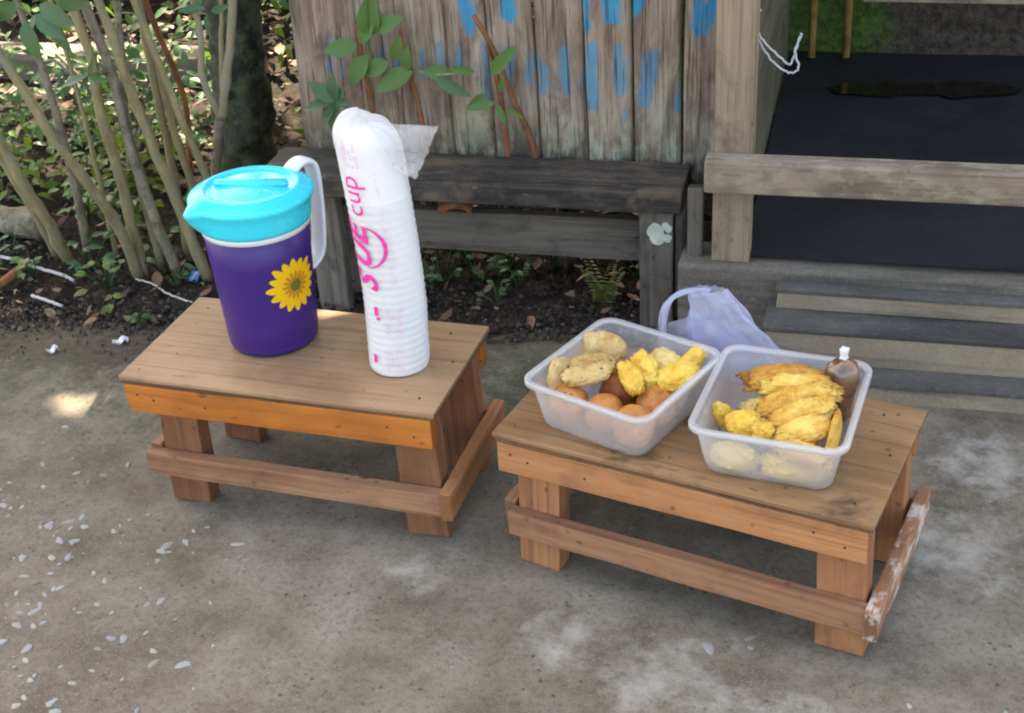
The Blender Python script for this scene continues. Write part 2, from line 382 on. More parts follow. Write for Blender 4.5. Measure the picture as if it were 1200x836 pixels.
M['paleb'] = food('pale_batter', [(0.30, (0.60, 0.34, 0.07)), (0.5, (0.80, 0.58, 0.20)), (0.7, (0.86, 0.72, 0.36))], 110, None, 0.004, crisp=(0.55, 0.30, 0.07))
s = NT('brown_sauce'); c_ = s.coord(); M['sauce'] = s.base(s.ramp(s.noise(c_, 60, 4), [(0.35, (0.08, 0.022, 0.008)), (0.7, (0.30, 0.10, 0.025))]), 0.14, s.bump(s.noise(c_, 40, 3), 0.3, 0.004), Specular_IOR_Level=0.6)

def leafmat(name, a, b, back=0.3, rough=0.45):
    s = NT(name); t = s.t
    c = s.coord(rand=True); n1 = s.noise(c, 14, 3); n2 = s.noise(c, 120, 3)
    col = s.mix(n1, a, b); oi = s.n('ObjectInfo').outputs['Random']
    gi = s.n('NewGeometry').outputs['Random Per Island']
    col = s.mix(s.math('MULTIPLY', gi, 0.55), col, tuple(x * 0.45 for x in a))
    s.base(col, rough, s.bump(n2, 0.25, 0.002), Specular_IOR_Level=0.4)
    tl = s.n('BsdfTranslucent'); s.set(tl.inputs[0], s.mix(0.5, col, (0.25, 0.40, 0.03)))
    mx = s.n('MixShader'); mx.inputs[0].default_value = back
    t.links.new(s.b.outputs[0], mx.inputs[1]); t.links.new(tl.outputs[0], mx.inputs[2]); t.links.new(mx.outputs[0], s.out.inputs[0])
    return s.m
M['leaf'] = leafmat('shrub_leaf', (0.058, 0.135, 0.065), (0.105, 0.21, 0.12), 0.2, 0.4)
M['leaf_fresh'] = leafmat('fresh_leaf', (0.10, 0.22, 0.06), (0.15, 0.29, 0.085), 0.35)
M['leaf_weed'] = leafmat('weed_leaf', (0.04, 0.125, 0.045), (0.075, 0.185, 0.07), 0.3)
M['leaf_lime'] = leafmat('lime_leaf', (0.11, 0.19, 0.015), (0.18, 0.26, 0.03), 0.4)
M['leaf_dark'] = leafmat('shade_crown_leaf', (0.035, 0.075, 0.02), (0.05, 0.10, 0.03), 0.1)
def m_litter():
    s = NT('dry_leaf'); gi = s.n('NewGeometry').outputs['Random Per Island']
    col = s.ramp(gi, [(0.0, (0.045, 0.024, 0.015)), (0.35, (0.13, 0.062, 0.032)), (0.65, (0.25, 0.13, 0.075)), (0.88, (0.38, 0.25, 0.16)), (1.0, (0.12, 0.14, 0.03))])
    n_ = s.noise(s.coord(rand=False), 70, 4)
    return s.base(s.mix(s.ramp(n_, [(0.35, 0.6), (0.6, 0.0)]), col, (0.04, 0.024, 0.016)), 0.75, s.bump(n_, 0.5, 0.003))
M['litter'] = m_litter()
def m_bark(name, a, b, c, sc_=(60, 60, 14)):
    s = NT(name); co = s.coord(sc_, rand=False); n1 = s.noise(co, 1.0, 5, 0.65); n2 = s.noise(s.coord(rand=False), 28, 5, 0.7)
    col = s.mix(s.ramp(n2, [(0.45, 0.0), (0.62, 1.0)]), s.ramp(n1, [(0.35, a), (0.65, b)]), c)
    return s.base(col, 0.8, s.bump(n1, 0.5, 0.004), Specular_IOR_Level=0.25)
M['stem'] = m_bark('olive_stem', (0.19, 0.15, 0.075), (0.36, 0.295, 0.155), (0.23, 0.22, 0.135))
M['stem_grey'] = m_bark('grey_stem', (0.17, 0.145, 0.105), (0.33, 0.285, 0.21), (0.12, 0.115, 0.07))
M['stem_red'] = m_bark('red_brown_stick', (0.20, 0.075, 0.035), (0.33, 0.14, 0.06), (0.16, 0.07, 0.04))
M['stem_pale'] = m_bark('pale_stem', (0.27, 0.225, 0.125), (0.38, 0.33, 0.20), (0.30, 0.28, 0.22))
M['bark'] = m_bark('mossy_bark', (0.018, 0.018, 0.012), (0.055, 0.055, 0.038), (0.085, 0.10, 0.055), (26, 26, 8))
M['bamboo'] = m_bark('bamboo_stick', (0.38, 0.22, 0.08), (0.50, 0.33, 0.14), (0.28, 0.14, 0.05))
M['string'] = plastic('white_string', (0.55, 0.54, 0.52), 0.8, 0.2)
M['wire'] = plastic('pale_twine', (0.50, 0.52, 0.55), 0.7, 0.2)
M['clay'] = m_bark('clay_tile', (0.20, 0.075, 0.04), (0.32, 0.13, 0.07), (0.10, 0.05, 0.035))
M['paper'] = plastic('scrap_paper', (0.72, 0.72, 0.76), 0.6, 0.05)
M['bluescrap'] = plastic('blue_scrap', (0.03, 0.22, 0.52), 0.4, 0.1)
M['lichen'] = m_bark('pale_lichen', (0.48, 0.53, 0.44), (0.62, 0.66, 0.57), (0.42, 0.46, 0.38))
M['nail'] = plastic('rusty_nail', (0.035, 0.02, 0.015), 0.7, 0.3)
def m_pebble():
    s = NT('pale_pebble'); oi = s.n('ObjectInfo').outputs['Random']
    col = s.ramp(oi, [(0.0, (0.24, 0.27, 0.275)), (0.35, (0.33, 0.335, 0.335)), (0.6, (0.27, 0.33, 0.34)), (0.88, (0.40, 0.39, 0.36)), (1.0, (0.10, 0.09, 0.08))])
    n_ = s.noise(s.coord(), 90, 4)
    return s.base(s.mix(s.ramp(n_, [(0.3, 0.6), (0.6, 0.0)]), col, (0.15, 0.13, 0.105)), 0.7, s.bump(n_, 0.4, 0.002))
M['pebble'] = m_pebble()
s = NT('soil_crumb'); M['crumb'] = s.base(s.ramp(s.n('NewGeometry').outputs['Random Per Island'], [(0.0, (0.016, 0.012, 0.009)), (0.7, (0.045, 0.033, 0.025)), (0.97, (0.085, 0.063, 0.046)), (1.0, (0.22, 0.18, 0.14))]), 0.9)

# ------------------------------------------------------------------ leaves
def leafshape(L, W, fold=0.25, curl=0.25, n=6):
    """ovate leaf along +X, lying in XY, folded on its midrib"""
    v = []; f = []
    for i in range(n + 1):
        t = i / n; w = W * 0.5 * (math.sin(math.pi * t ** 0.8) ** 0.85 if 0 < t < 1 else 0.02)
        z = -curl * L * t * t
        v += [(t * L, -w, z + w * fold), (t * L, 0, z), (t * L, w, z + w * fold)]
    for i in range(n):
        a = i * 3
        f += [(a, a + 3, a + 4, a + 1), (a + 1, a + 4, a + 5, a + 2)]
    return v, f

def leafmx(pos, d, up=Vector((0, 0, 1)), roll=0.0):
    x = Vector(d).normalized(); y = up.cross(x)
    if y.length < 1e-3: y = Vector((0, 1, 0))
    y.normalize(); z = x.cross(y)
    m = Matrix((x, y, z)).transposed().to_4x4(); m.translation = Vector(pos)
    return m @ Matrix.Rotation(roll, 4, 'X')

class Soup:
    def __init__(s): s.v = []; s.f = []
    def add(s, vf, mx=None):
        b = len(s.v); v, f = vf
        s.v += [mx @ Vector(p) for p in v] if mx else [Vector(p) for p in v]
        s.f += [tuple(i + b for i in q) for q in f]
    def make(s, name, mat, parent=None, smooth=True, loc=(0, 0, 0)):
        return link(name, mesh(name, s.v, s.f, smooth), parent, loc, (0, 0, 0), mat)

# ================================================================== GROUND
def pave_edge(x):
    base = 1.80 if x < -0.9 else 1.80 + (min(x, -0.4) + 0.9) / 0.5 * 0.10
    e = base + 0.050 * noise.noise(Vector((x * 4, 1.3, 0))) + 0.030 * noise.noise(Vector((x * 17, 4.1, 0))) + 0.008 * noise.noise(Vector((x * 55, 7, 0)))
    return min(e, 1.935) if x < -0.27 else 1.86

def build_ground():
    # one soil sheet to the horizon, finely broken up in the bed behind the slab
    v = []; f = []
    xs = [-60, -30, -12, -6] + [-3.6 + i * 0.05 for i in range(37)] + [-1.78 + i * 0.0125 for i in range(117)] + [-0.3 + i * 0.05 for i in range(27)] + [2, 4, 8, 30, 60]
    ys = [-60, -20, -6, 0, 1.2] + [1.6 + j * 0.0125 for j in range(65)] + [2.425 + j * 0.05 for j in range(50)] + [5.2, 6, 9, 20, 60]
    for y in ys:
        for x in xs:
            z = -0.045
            if 1.5 < y < 5 and -3.7 < x < 1:
                p = Vector((x, y, 0))
                z = -0.006 + 0.016 * noise.noise(p * 5) + 0.014 * noise.noise(p * 17) + 0.011 * noise.noise(p * 41) + 0.006 * noise.noise(p * 90)
                d = pave_edge(x) - y
                if d > 0: z = min(z, -0.006 - min(d, 0.3) * 0.15)
                if y > 2.5: z += (y - 2.5) * 0.05
            elif y >= 5: z = 0.1
            v.append((x, y, z))
    n = len(xs)
    for j in range(len(ys) - 1):
        for i in range(n - 1):
            a = j * n + i; f.append((a, a + 1, a + n + 1, a + n))
    struct(link('ground', mesh('ground', v, f, True), mat=M['soil']))
    # concrete slab in front
    xs = [-8, -5, -3.5] + [-2.6 + i * 0.012 for i in range(300)] + [1.2, 2, 4, 8]
    rows = 60
    v = []; f = []; wear = []
    for x in xs:
        e = pave_edge(x)
        for j in range(rows + 1):
            t = j / rows
            y = (-4.0 + t / 0.1 * 4.6) if t <= 0.1 else 0.6 + (e - 0.6) * (t - 0.1) / 0.9
            p = Vector((x, y, 0))
            z = 0.0015 * noise.noise(p * 8)
            if e - y < 0.02: z -= 0.004
            v.append((x, y, z))
            left = 1 - min(max((x + 1.15) / 0.35, 0), 1)
            soil = max(0, 1 - (e - y) / (0.10 + 0.26 * left)) if x < -0.45 else max(0, 0.45 - (e - y) / 0.25)
            # pale cement bloom in front of the stools, moss by the bed and at the right
            g = 0
            for (bx, by, br) in ((-0.17, 1.13, 0.13), (-0.29, 1.17, 0.09), (-0.04, 1.08, 0.10), (-0.50, 1.26, 0.07), (0.15, 1.42, 0.16), (0.2, 1.62, 0.14), (-0.02, 1.02, 0.1)):
                g = max(g, 0.72 - math.hypot(x - bx, y - by) / br * 0.45)
            ms = 0.55 - (e - y) * 1.4 if -0.85 < x < -0.28 else 0.0
            for (bx, by, br, ba) in ((-1.05, 1.55, 0.25, 0.50), (-1.3, 1.62, 0.3, 0.55), (-0.42, 1.72, 0.30, 0.72), (-0.62, 1.75, 0.2, 0.65), (0.14, 1.5, 0.05, 0.6), (0.2, 1.38, 0.04, 0.6), (-0.7, 1.45, 0.2, 0.45)):
                ms = max(ms, ba * (1.2 - math.hypot(x - bx, y - by) / br))
            wear.append((soil, max(0, g), max(0, ms), 1))
        v.append((x, e + 0.006, -0.05)); wear.append((1, 0, 0, 1))
    n = rows + 2
    for i in range(len(xs) - 1):
        for j in range(rows + 1):
            a = i * n + j; f.append((a, a + n, a + n + 1, a + 1))
    me = mesh('pavement', v, f, True)
    at = me.color_attributes.new('wear', 'FLOAT_COLOR', 'POINT')
    for i, w in enumerate(wear): at.data[i].color = w
    o = struct(link('pavement', me, mat=M['pave']))
    return o
pavement = build_ground()

def build_pebbles():
    var = []
    for k in range(6):
        r = random.Random(50 + k); n = r.choice((6, 7, 8)); v = []; ring = []
        for i in range(n):
            a = 2 * math.pi * (i + r.uniform(-0.25, 0.25)) / n; q = r.uniform(0.7, 1.1)
            ring.append((math.cos(a) * q, math.sin(a) * q * r.uniform(0.5, 0.75)))
        v = [(x, y, -0.35) for x, y in ring] + [(x * 0.93, y * 0.93, 0.10) for x, y in ring] + [(x * 0.6, y * 0.6, 0.2 + r.uniform(-0.04, 0.04)) for x, y in ring]
        f = []
        for L in (0, 1):
            for i in range(n): f.append((L * n + i, L * n + (i + 1) % n, (L + 1) * n + (i + 1) % n, (L + 1) * n + i))
        f.append(tuple(range(2 * n, 3 * n)))
        me = mesh('pebble', v, f, True); me.materials.append(M['pebble']); var.append(me)
    r = random.Random(11)
    cnt = 0; tries = 0
    while cnt < 290 and tries < 6000:
        tries += 1
        x = r.uniform(-1.25, 0.25); y = r.uniform(0.9, 1.5)
        dens = max(0.02, 1.0 - max(0, (x + 0.98 - (y - 1.0) * -0.35)) * 2.6)
        if y > 1.32: dens *= 0.25
        if r.random() > dens: continue
        sz = r.choice((0.003, 0.004, 0.005, 0.006, 0.008, 0.0095, 0.0115)) * r.uniform(0.75, 1.15)
        o = link('pebble', var[r.randrange(6)], pavement, (x, y, 0.0004), (r.uniform(-0.08, 0.08), r.uniform(-0.08, 0.08), r.uniform(0, 6.3)))
        o.scale = (sz, sz * r.uniform(0.6, 1.0), sz * 0.3); cnt += 1
build_pebbles()

# ================================================================== PORCH, STEPS, FENCE, RAIL
FZ = 0.150
porch = thing('porch', 'black floored porch behind the weathered handrail', 'porch', (0.4, 2.3, 0))
def lbox(name, parent, mat, x0, x1, y0, y1, z0, z1, axis='x', bev=0.003, jit=0.001):
    b = Vector(parent.location) if parent else Vector((0, 0, 0))
    c = Vector(((x0 + x1) / 2, (y0 + y1) / 2, (z0 + z1) / 2)) - b
    return board(name, parent, mat, c, (x1 - x0, y1 - y0, z1 - z0), axis, bev=bev, jit=jit)
lbox('base_wall', porch, M['wallc'], -0.262, 1.6, 1.872, 1.96, -0.06, FZ - 0.004, bev=0.006, jit=0.002)
# floor sheet
v = []; f = []
nx, ny = 60, 40
for j in range(ny + 1):
    for i in range(nx + 1):
        x = -0.165 + 1.77 * i / nx; y = 1.898 + 0.98 * j / ny
        p = Vector((x, y, 0)); v.append((x - 0.4, y - 2.3, FZ + 0.004 + 0.003 * noise.noise(p * 6)))
for j in range(ny):
    for i in range(nx):
        a = j * (nx + 1) + i; f.append((a, a + 1, a + nx + 2, a + nx + 1))
link('floor_sheet', mesh('floor_sheet', v, f, True), porch, mat=M['black'])
v = []; r = random.Random(3); N_ = 60
for k in range(N_):
    a = 2 * math.pi * k / N_; p = Vector((math.cos(a), math.sin(a), 0))
    pinch = 0.62 if abs(p.x) < 0.25 else 1.0
    v.append((0.105 - 0.4 + p.x * (0.18 + 0.03 * noise.noise(p * 2.2)), 2.652 - 2.3 + p.y * 0.052 * pinch * (1 + 0.35 * noise.noise(p * 2.5 + Vector((3, 1, 0)))) + p.x * 0.012, FZ + 0.0085))
link('puddle', mesh('puddle', v, [tuple(range(N_))]), porch, mat=M['puddle'])
lbox('back_wall', porch, M['moss'], -0.6, 1.6, 2.88, 3.0, -0.05, 1.5, jit=0.006)
lbox('side_wall', porch, M['jamb'], -0.20, -0.168, 1.96, 2.86, FZ + 0.006, 1.3, axis='y')
lbox('lintel', porch, M['oldpale'], -0.02, 1.6, 2.70, 2.75, 0.313, 0.40)
for (x, y) in ((-0.118, 2.83), (-0.048, 2.835)):
    k = tag(link('bamboo_stick', mesh('bamboo_stick', *tube([(x, y, FZ + 0.008), (x - 0.003, y + 0.02, 0.8), (x - 0.004, y + 0.035, 1.4)], 0.0085, 8), True), mat=M['bamboo']),
        'thin upright bamboo stick standing against the mossy porch wall, ' + ('beside the wooden jamb' if x < -0.1 else 'farther from the wooden jamb'), 'stick', 'bamboo sticks on the porch')

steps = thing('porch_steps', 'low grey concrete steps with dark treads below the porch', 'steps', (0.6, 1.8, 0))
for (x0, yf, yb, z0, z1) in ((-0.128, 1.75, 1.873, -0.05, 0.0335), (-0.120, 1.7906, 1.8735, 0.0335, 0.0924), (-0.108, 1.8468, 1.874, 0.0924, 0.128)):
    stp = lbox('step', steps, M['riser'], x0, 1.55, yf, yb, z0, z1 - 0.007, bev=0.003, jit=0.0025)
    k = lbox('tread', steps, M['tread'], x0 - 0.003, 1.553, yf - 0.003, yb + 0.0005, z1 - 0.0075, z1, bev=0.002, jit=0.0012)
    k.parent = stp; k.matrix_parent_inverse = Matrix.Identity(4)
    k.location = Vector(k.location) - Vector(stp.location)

# post and rail
o = lbox('gate_post', None, M['postwood'], -0.212, -0.155, 1.886, 1.93, FZ - 0.003, 0.80, axis='z')
tag(o, 'pale weathered square wooden post standing on the porch edge', 'post')
o = lbox('handrail', None, M['oldpale'], -0.222, 1.3, 1.846, 1.885, 0.279, 0.327, axis='x', jit=0.002)
tag(o, 'bleached horizontal wooden rail nailed across the post and porch', 'rail')
o = lbox('thin_slat', None, M['old'], -0.252, -0.228, 1.90, 1.915, 0.145, 0.262, axis='z')
tag(o, 'short thin grey slat between the old bench leg and pale post', 'slat')

# fence of painted upright planks
STROKES = [(-0.636,0.513,-0.640,0.461,0.0130),(-0.534,0.514,-0.538,0.483,0.0130),(-0.406,0.516,-0.406,0.480,0.0145),(-0.360,0.516,-0.359,0.467,0.0116),(-0.286,0.517,-0.250,0.464,0.0116),(-0.256,0.515,-0.248,0.472,0.0072),(-0.879,0.432,-0.874,0.386,0.0058),(-0.813,0.412,-0.805,0.369,0.0087),(-0.783,0.427,-0.783,0.391,0.0058),(-0.732,0.428,-0.736,0.363,0.0072),(-0.701,0.422,-0.702,0.379,0.0058),(-0.659,0.423,-0.650,0.344,0.0087),(-0.612,0.421,-0.606,0.389,0.0087),(-0.578,0.411,-0.577,0.375,0.0072),(-0.542,0.423,-0.542,0.369,0.0087),(-0.534,0.414,-0.505,0.376,0.0087),(-0.478,0.427,-0.476,0.360,0.0087),(-0.446,0.393,-0.436,0.358,0.0087),(-0.432,0.414,-0.441,0.365,0.0058),(-0.412,0.426,-0.411,0.366,0.0101),(-0.368,0.429,-0.362,0.339,0.0116),(-0.307,0.420,-0.304,0.348,0.0130),(-0.415,0.330,-0.414,0.316,0.0043)]
def sdseg(px, pz, s):
    ax, az, bx, bz, r = s; dx, dz = bx - ax, bz - az
    t = max(0, min(1, ((px - ax) * dx + (pz - az) * dz) / (dx * dx + dz * dz + 1e-9)))
    return math.hypot(px - ax - dx * t, pz - az - dz * t) - r
fence = thing('plank_fence', 'weathered upright plank fence with blue paint strokes behind the dark bench', 'fence', (-0.57, 2.03, 0.2))
bounds = [-0.936, -0.893, -0.845, -0.812, -0.742, -0.661, -0.590, -0.511, -0.432, -0.357, -0.280, -0.219]
tops = [-0.955, -0.906, -0.853, -0.816, -0.742, -0.655, -0.580, -0.506, -0.428, -0.353, -0.280, -0.223]
for i in range(len(bounds) - 1):
    z0 = 0.19 + rnd.uniform(-0.01, 0.01); z1 = 0.86 + rnd.uniform(-0.03, 0.03)
    nxp = 16; nz = 190; yoff = rnd.uniform(-0.004, 0.004) + (0.01 if i == 0 else 0); gap = 0.0016
    v = []; f = []; pc = []
    def bx_(z, u):
        t = (z - 0.2) / 0.5; a = bounds[i] + (tops[i] - bounds[i]) * t; b = bounds[i + 1] + (tops[i + 1] - bounds[i + 1]) * t
        a += gap + 0.0018 * noise.noise(Vector((i * 7, z * 9, 0))); b -= gap + 0.0018 * noise.noise(Vector((i * 7 + 3, z * 9, 2)))
        return a + (b - a) * u
    for j in range(nz + 1):
        z = z0 + (z1 - z0) * j / nz
        for k in range(nxp + 1):
            u = k / nxp; x = bx_(z, u)
            y = -0.0022 * (1 - abs(2 * u - 1) ** 6) + 0.0014 * noise.noise(Vector((x * 160, z * 5, i))) + 0.0011 * noise.noise(Vector((x * 40, z * 3, i + 5)))
            v.append((z - z0, x - (bounds[i] + bounds[i + 1]) / 2, -(y + yoff)))     # local X up the plank, Z towards the viewer
            d = min(sdseg(x + 0.004 * noise.noise(Vector((x * 60, z * 40, 1))) + (z - 0.4) * 0.12 * math.sin(i * 2.3), z + 0.012 * noise.noise(Vector((x * 130, z * 12, 8))), s_) for s_ in STROKES)
            pr = max(0, min(1, 0.35 - d / 0.004)) * ((0.95 if z > 0.44 else 0.66) if x > -0.6 else (0.9 if z > 0.44 else 0.5))
            pg = max(0, min(1, (0.31 - z) / 0.07)); pb = max(0, min(1, (0.36 - z) / 0.10)) * (1.0 if i > 4 else 0.5)
            pc.append((pr, pg, pb, 1))
    n = nxp + 1
    for j in range(nz):
        for k in range(nxp):
            a = j * n + k; f.append((a, a + 1, a + n + 1, a + n))
    loop = [k for k in range(n)] + [j * n + nxp for j in range(1, nz + 1)] + [nz * n + k for k in range(nxp - 1, -1, -1)] + [j * n for j in range(nz - 1, 0, -1)]
    nb = len(v)
    for q in loop:
        p = v[q]; v.append((p[0], p[1], -0.016)); pc.append((0, 0, 0, 1))
    for q in range(len(loop)):
        q2 = (q + 1) % len(loop); f.append((loop[q2], loop[q], nb + q, nb + q2))
    f.append(tuple(nb + q for q in range(len(loop))))
    me = mesh('plank', v, f, True)
    at = me.color_attributes.new('paint', 'FLOAT_COLOR', 'POINT')
    for q, w in enumerate(pc): at.data[q].color = w
    # local X -> world Z, local Y -> world X, local Z -> world -Y
    mx = Matrix(((0, 1, 0), (0, 0, -1), (1, 0, 0)))
    mx = Matrix(((0, 1, 0), (0, 0, -1), (1, 0, 0)))
    link('plank', me, fence, (Vector(((bounds[i] + bounds[i + 1]) / 2, 2.036, z0)) - Vector(fence.location)), mx.to_euler(), M['oldpale'] if False else M['plank'])
lbox('back_rail', fence, M['old'], -0.96, -0.22, 2.056, 2.09, 0.62, 0.68)

# old dark bench in front of the fence
bench0 = thing('old_bench', 'low blackened plank bench in front of the painted fence', 'bench', (-0.6, 1.96, 0))
lbox('seat_plank', bench0, M['olddark'], -0.962, -0.262, 1.906, 2.022, 0.212, 0.250, jit=0.0025, bev=0.004)
for (a, b) in ((-0.331, -0.277), (-0.892, -0.838)):
    leg = lbox('leg', bench0, M['old'], a, b, 1.922, 1.95, -0.03, 0.2115, axis='z')
    lbox('leg', bench0, M['old'], a + 0.012, b + 0.012, 1.99, 2.015, -0.03, 0.2115, axis='z')
lbox('stretcher', bench0, M['old'], -0.955, -0.30, 1.953, 1.975, 0.105, 0.176, jit=0.002)
lbox('side_stretcher', bench0, M['old'], -0.274, -0.262, 1.925, 2.01, 0.06, 0.20, axis='y')
# lichen patches on its leg
lich = Soup(); ly = 0.0
for (x, z, q) in ((-0.305, 0.176, 0.0125), (-0.301, 0.166, 0.0125), (-0.2885, 0.1855, 0.0065), (-0.2835, 0.1815, 0.0055), (-0.285, 0.1655, 0.0065)):
    ly += 0.0006; n = 14; vv = [(x + 0.6 + q * math.cos(2 * math.pi * k / n) * (1 + 0.25 * noise.noise(Vector((k, x * 90, 0)))), -0.0372, z + q * 1.1 * math.sin(2 * math.pi * k / n) * (1 + 0.25 * noise.noise(Vector((k, z * 90, 3))))) for k in range(n)]
    vv += [(p[0], -0.0400 - ly, p[2]) for p in vv]
    lich.add((vv, [tuple(range(2 * n - 1, n - 1, -1))] + [(k, (k + 1) % n, n + (k + 1) % n, n + k) for k in range(n)]))
lich.make('lichen_patch', M['lichen'], bench0, False)
# clay tile fragment wedged under the seat
bm = bmesh.new(); bmesh.ops.create_cube(bm, size=1, matrix=Matrix.Diagonal((0.055, 0.06, 0.012, 1)))
bmesh.ops.subdivide_edges(bm, edges=bm.edges[:], cuts=4, use_grid_fill=True)
for v_ in bm.verts:
    v_.co.z += 0.012 - (v_.co.x / 0.028) ** 2 * 0.010; v_.co += Vector((1, 1, 0.5)) * 0.002 * noise.noise(v_.co * 90)
tag(link('clay_tile', frombm('clay_tile', bm, True), None, (-0.642, 1.962, 0.1835), (0, 0, 0.2), M['clay']), 'broken reddish clay tile wedged under the blackened bench seat', 'tile')

# twine hanging on the post
def strand(name, pts, r, mat, n=40, twist=0.0):
    sp = spline(pts, n)
    if twist: sp = [p + Vector((math.sin(i * 1.9), math.cos(i * 1.9), math.sin(i * 2.7))) * twist for i, p in enumerate(sp)]
    return link(name, mesh(name, *tube(sp, r, 6), True), None, mat=mat)
TWINE = [(-0.158, 1.942, 0.60), (-0.161, 1.942, 0.545), (-0.166, 1.942, 0.508), (-0.158, 1.94, 0.483), (-0.136, 1.938, 0.450), (-0.111, 1.938, 0.433), (-0.098, 1.938, 0.441), (-0.104, 1.938, 0.466), (-0.096, 1.938, 0.491), (-0.103, 1.94, 0.468), (-0.110, 1.938, 0.446), (-0.124, 1.938, 0.455), (-0.150, 1.938, 0.480), (-0.161, 1.94, 0.502), (-0.155, 1.94, 0.525)]
tag(strand('twine', TWINE, 0.0017, M['wire'], 90, 0.0008),
    'loose pale twine loop dangling from the weathered post', 'twine')

# ================================================================== STOOLS
def stool(loc, rz, L, W, H, mats, label, u0, u1):
    t = thing('wooden_stool', label, 'stool', (*loc, 0), rz)
    mt, ma, ml, ms, mside = [M[k] for k in mats]
    lb = lambda n, m, x0, x1, y0, y1, z0, z1, ax='x', **k: board(n, t, m, ((x0 + x1) / 2, (y0 + y1) / 2, (z0 + z1) / 2), (x1 - x0, y1 - y0, z1 - z0), ax, **k)
    lb('top_board', mt, 0, L, -0.001, W, H - 0.0065, H, bev=0.0018, jit=0.0009, warp=0.0006)
    lb('top_edging', M['edge'], 0.002, L - 0.002, 0.002, W - 0.002, H - 0.0125, H - 0.0068, bev=0.001)
    zt = H - 0.0128
    fa = lb('apron', ma, 0.004, L - 0.006, 0.001, 0.019, zt - 0.042, zt, jit=0.001)
    lb('apron', ma, 0.004, L - 0.006, W - 0.019, W - 0.001, zt - 0.042, zt)
    lw = 0.056
    tilt = 0.035
    for (u, sgn) in ((u0, -1), (u1, 1)):
        for (v0, v1) in ((0.0195, 0.048), (W - 0.048, W - 0.0195)):
            lg = lb('leg', ml, u, u + lw, v0, v1, 0, zt - 0.0005, 'z', jit=0.0012)
            lg.rotation_euler.rotate(Euler((0, -tilt * sgn, 0))); lg.location.x += 0.003 * sgn
            lg.location.z += 0.0012
    zs = 0.052
    lb('stretcher', ms, 0.012, L + 0.006, 0.0005, 0.019, zs, zs + 0.034, jit=0.0012, rot=(0, 0.012, 0))
    lb('stretcher', ms, 0.012, L + 0.006, W - 0.019, W - 0.0005, zs, zs + 0.034)
    lb('side_stretcher', mside, u1 + lw + 0.0085, u1 + lw + 0.024, -0.004, W + 0.004, zs - 0.004, zs + 0.038, 'y', jit=0.0012)
    lb('side_stretcher', M['brown_pale'], u0 - 0.024, u0 - 0.0085, 0.0195, W + 0.0, zs + 0.004, zs + 0.040, 'y', jit=0.0012)
    # nail heads
    for (x, z) in ((0.022, zt - 0.014), (0.045, zt - 0.020), (0.12, zt - 0.022), (L - 0.065, zt - 0.016), (L - 0.03, zt - 0.026)):
        n = link('nail', mesh('nail', *lathe([(0.0016, 0), (0.0014, 0.0006)], 8)), t, (x, 0.0008, z), (R(90), 0, 0), M['nail']); n.parent = t
    for (x, y) in ((0.02, 0.02), (0.05, W * 0.3), (L - 0.03, 0.03), (L - 0.018, W * 0.55), (L - 0.045, W - 0.03), (0.03, W - 0.03)):
        link('nail', mesh('nail', *lathe([(0.0016, -0.001), (0.0014, 0.0006)], 8)), t, (x, y, H + 0.0004), (0, 0, 0), M['nail'])
    return t
H1, H2 = 0.209, 0.204
stool((-0.920, 1.334), -0.051, 0.440, 0.222, H1, ('ply', 'orange', 'brown', 'brown_pale', 'tan'), 'low wooden stool with orange front board carrying the purple pitcher', 0.036, 0.372)
stool((-0.402, 1.291), -0.234, 0.458, 0.242, H2, ('ply_worn', 'tan', 'legs', 'brown_pale', 'scuffed'), 'low wooden stool with worn brown top carrying the food tubs', 0.022, 0.392)

# ================================================================== PITCHER
PX, PY = -0.752, 1.462
pit = thing('pitcher', 'purple plastic pitcher with cyan lid and sunflower print on the stool', 'pitcher', (PX, PY, H1 + 0.0006))
def rbody(z): return 0.0595 + (0.0685 - 0.0595) * z / 0.170
v, f = lathe([(0.0001, 0.002), (0.045, 0.002), (0.048, 0), (0.053, 0.0), (0.0575, 0.002), (0.0595, 0.007), (0.0600, 0.0095), (0.0597, 0.011), (0.0605, 0.0125), (0.0617, 0.04), (0.0640, 0.085), (0.0665, 0.13), (0.0687, 0.170), (0.064, 0.172)], 64)
link('body', mesh('body', v, f, True), pit, mat=M['purple'])
v, f = lathe([(0.066, 0.168), (0.0700, 0.1685), (0.0708, 0.174), (0.0700, 0.176)], 64)
link('collar', mesh('collar', v, f, True), pit, mat=M['white'])
lid = thing('lid', 'x', 'x', (0, 0, 0)); COL.objects.unlink(lid); bpy.data.objects.remove(lid)
v, f = lathe([(0.0695, 0.1762), (0.0725, 0.177), (0.0738, 0.182), (0.0755, 0.196), (0.0775, 0.2055), (0.0800, 0.2085), (0.0808, 0.2115), (0.0800, 0.2145), (0.0765, 0.2165), (0.071, 0.2185), (0.064, 0.2225), (0.060, 0.2235), (0.0575, 0.2215), (0.055, 0.2195), (0.045, 0.2205), (0.03, 0.2222), (0.015, 0.223), (0.0001, 0.2232)], 64)
# pouring lip pulled out of the rim towards the front left
la = math.atan2(-0.80, -0.62)
vv = []
for p in v:
    a = math.atan2(p[1], p[0]); d = abs((a - la + math.pi) % (2 * math.pi) - math.pi); r_ = math.hypot(p[0], p[1])
    k = max(0, 1 - d / 0.28) ** 1.3
    zz = p[2]
    if r_ > 0.066:
        w = 0.016 * k * min(1, (zz - 0.1765) / 0.02); r2 = r_ + max(0, w); vv.append((p[0] * r2 / r_, p[1] * r2 / r_, zz - 0.004 * k * (1 if zz > 0.2 else 0)))
    else: vv.append(p)
lid = link('lid', mesh('lid', vv, f, True), pit, mat=M['cyan'])
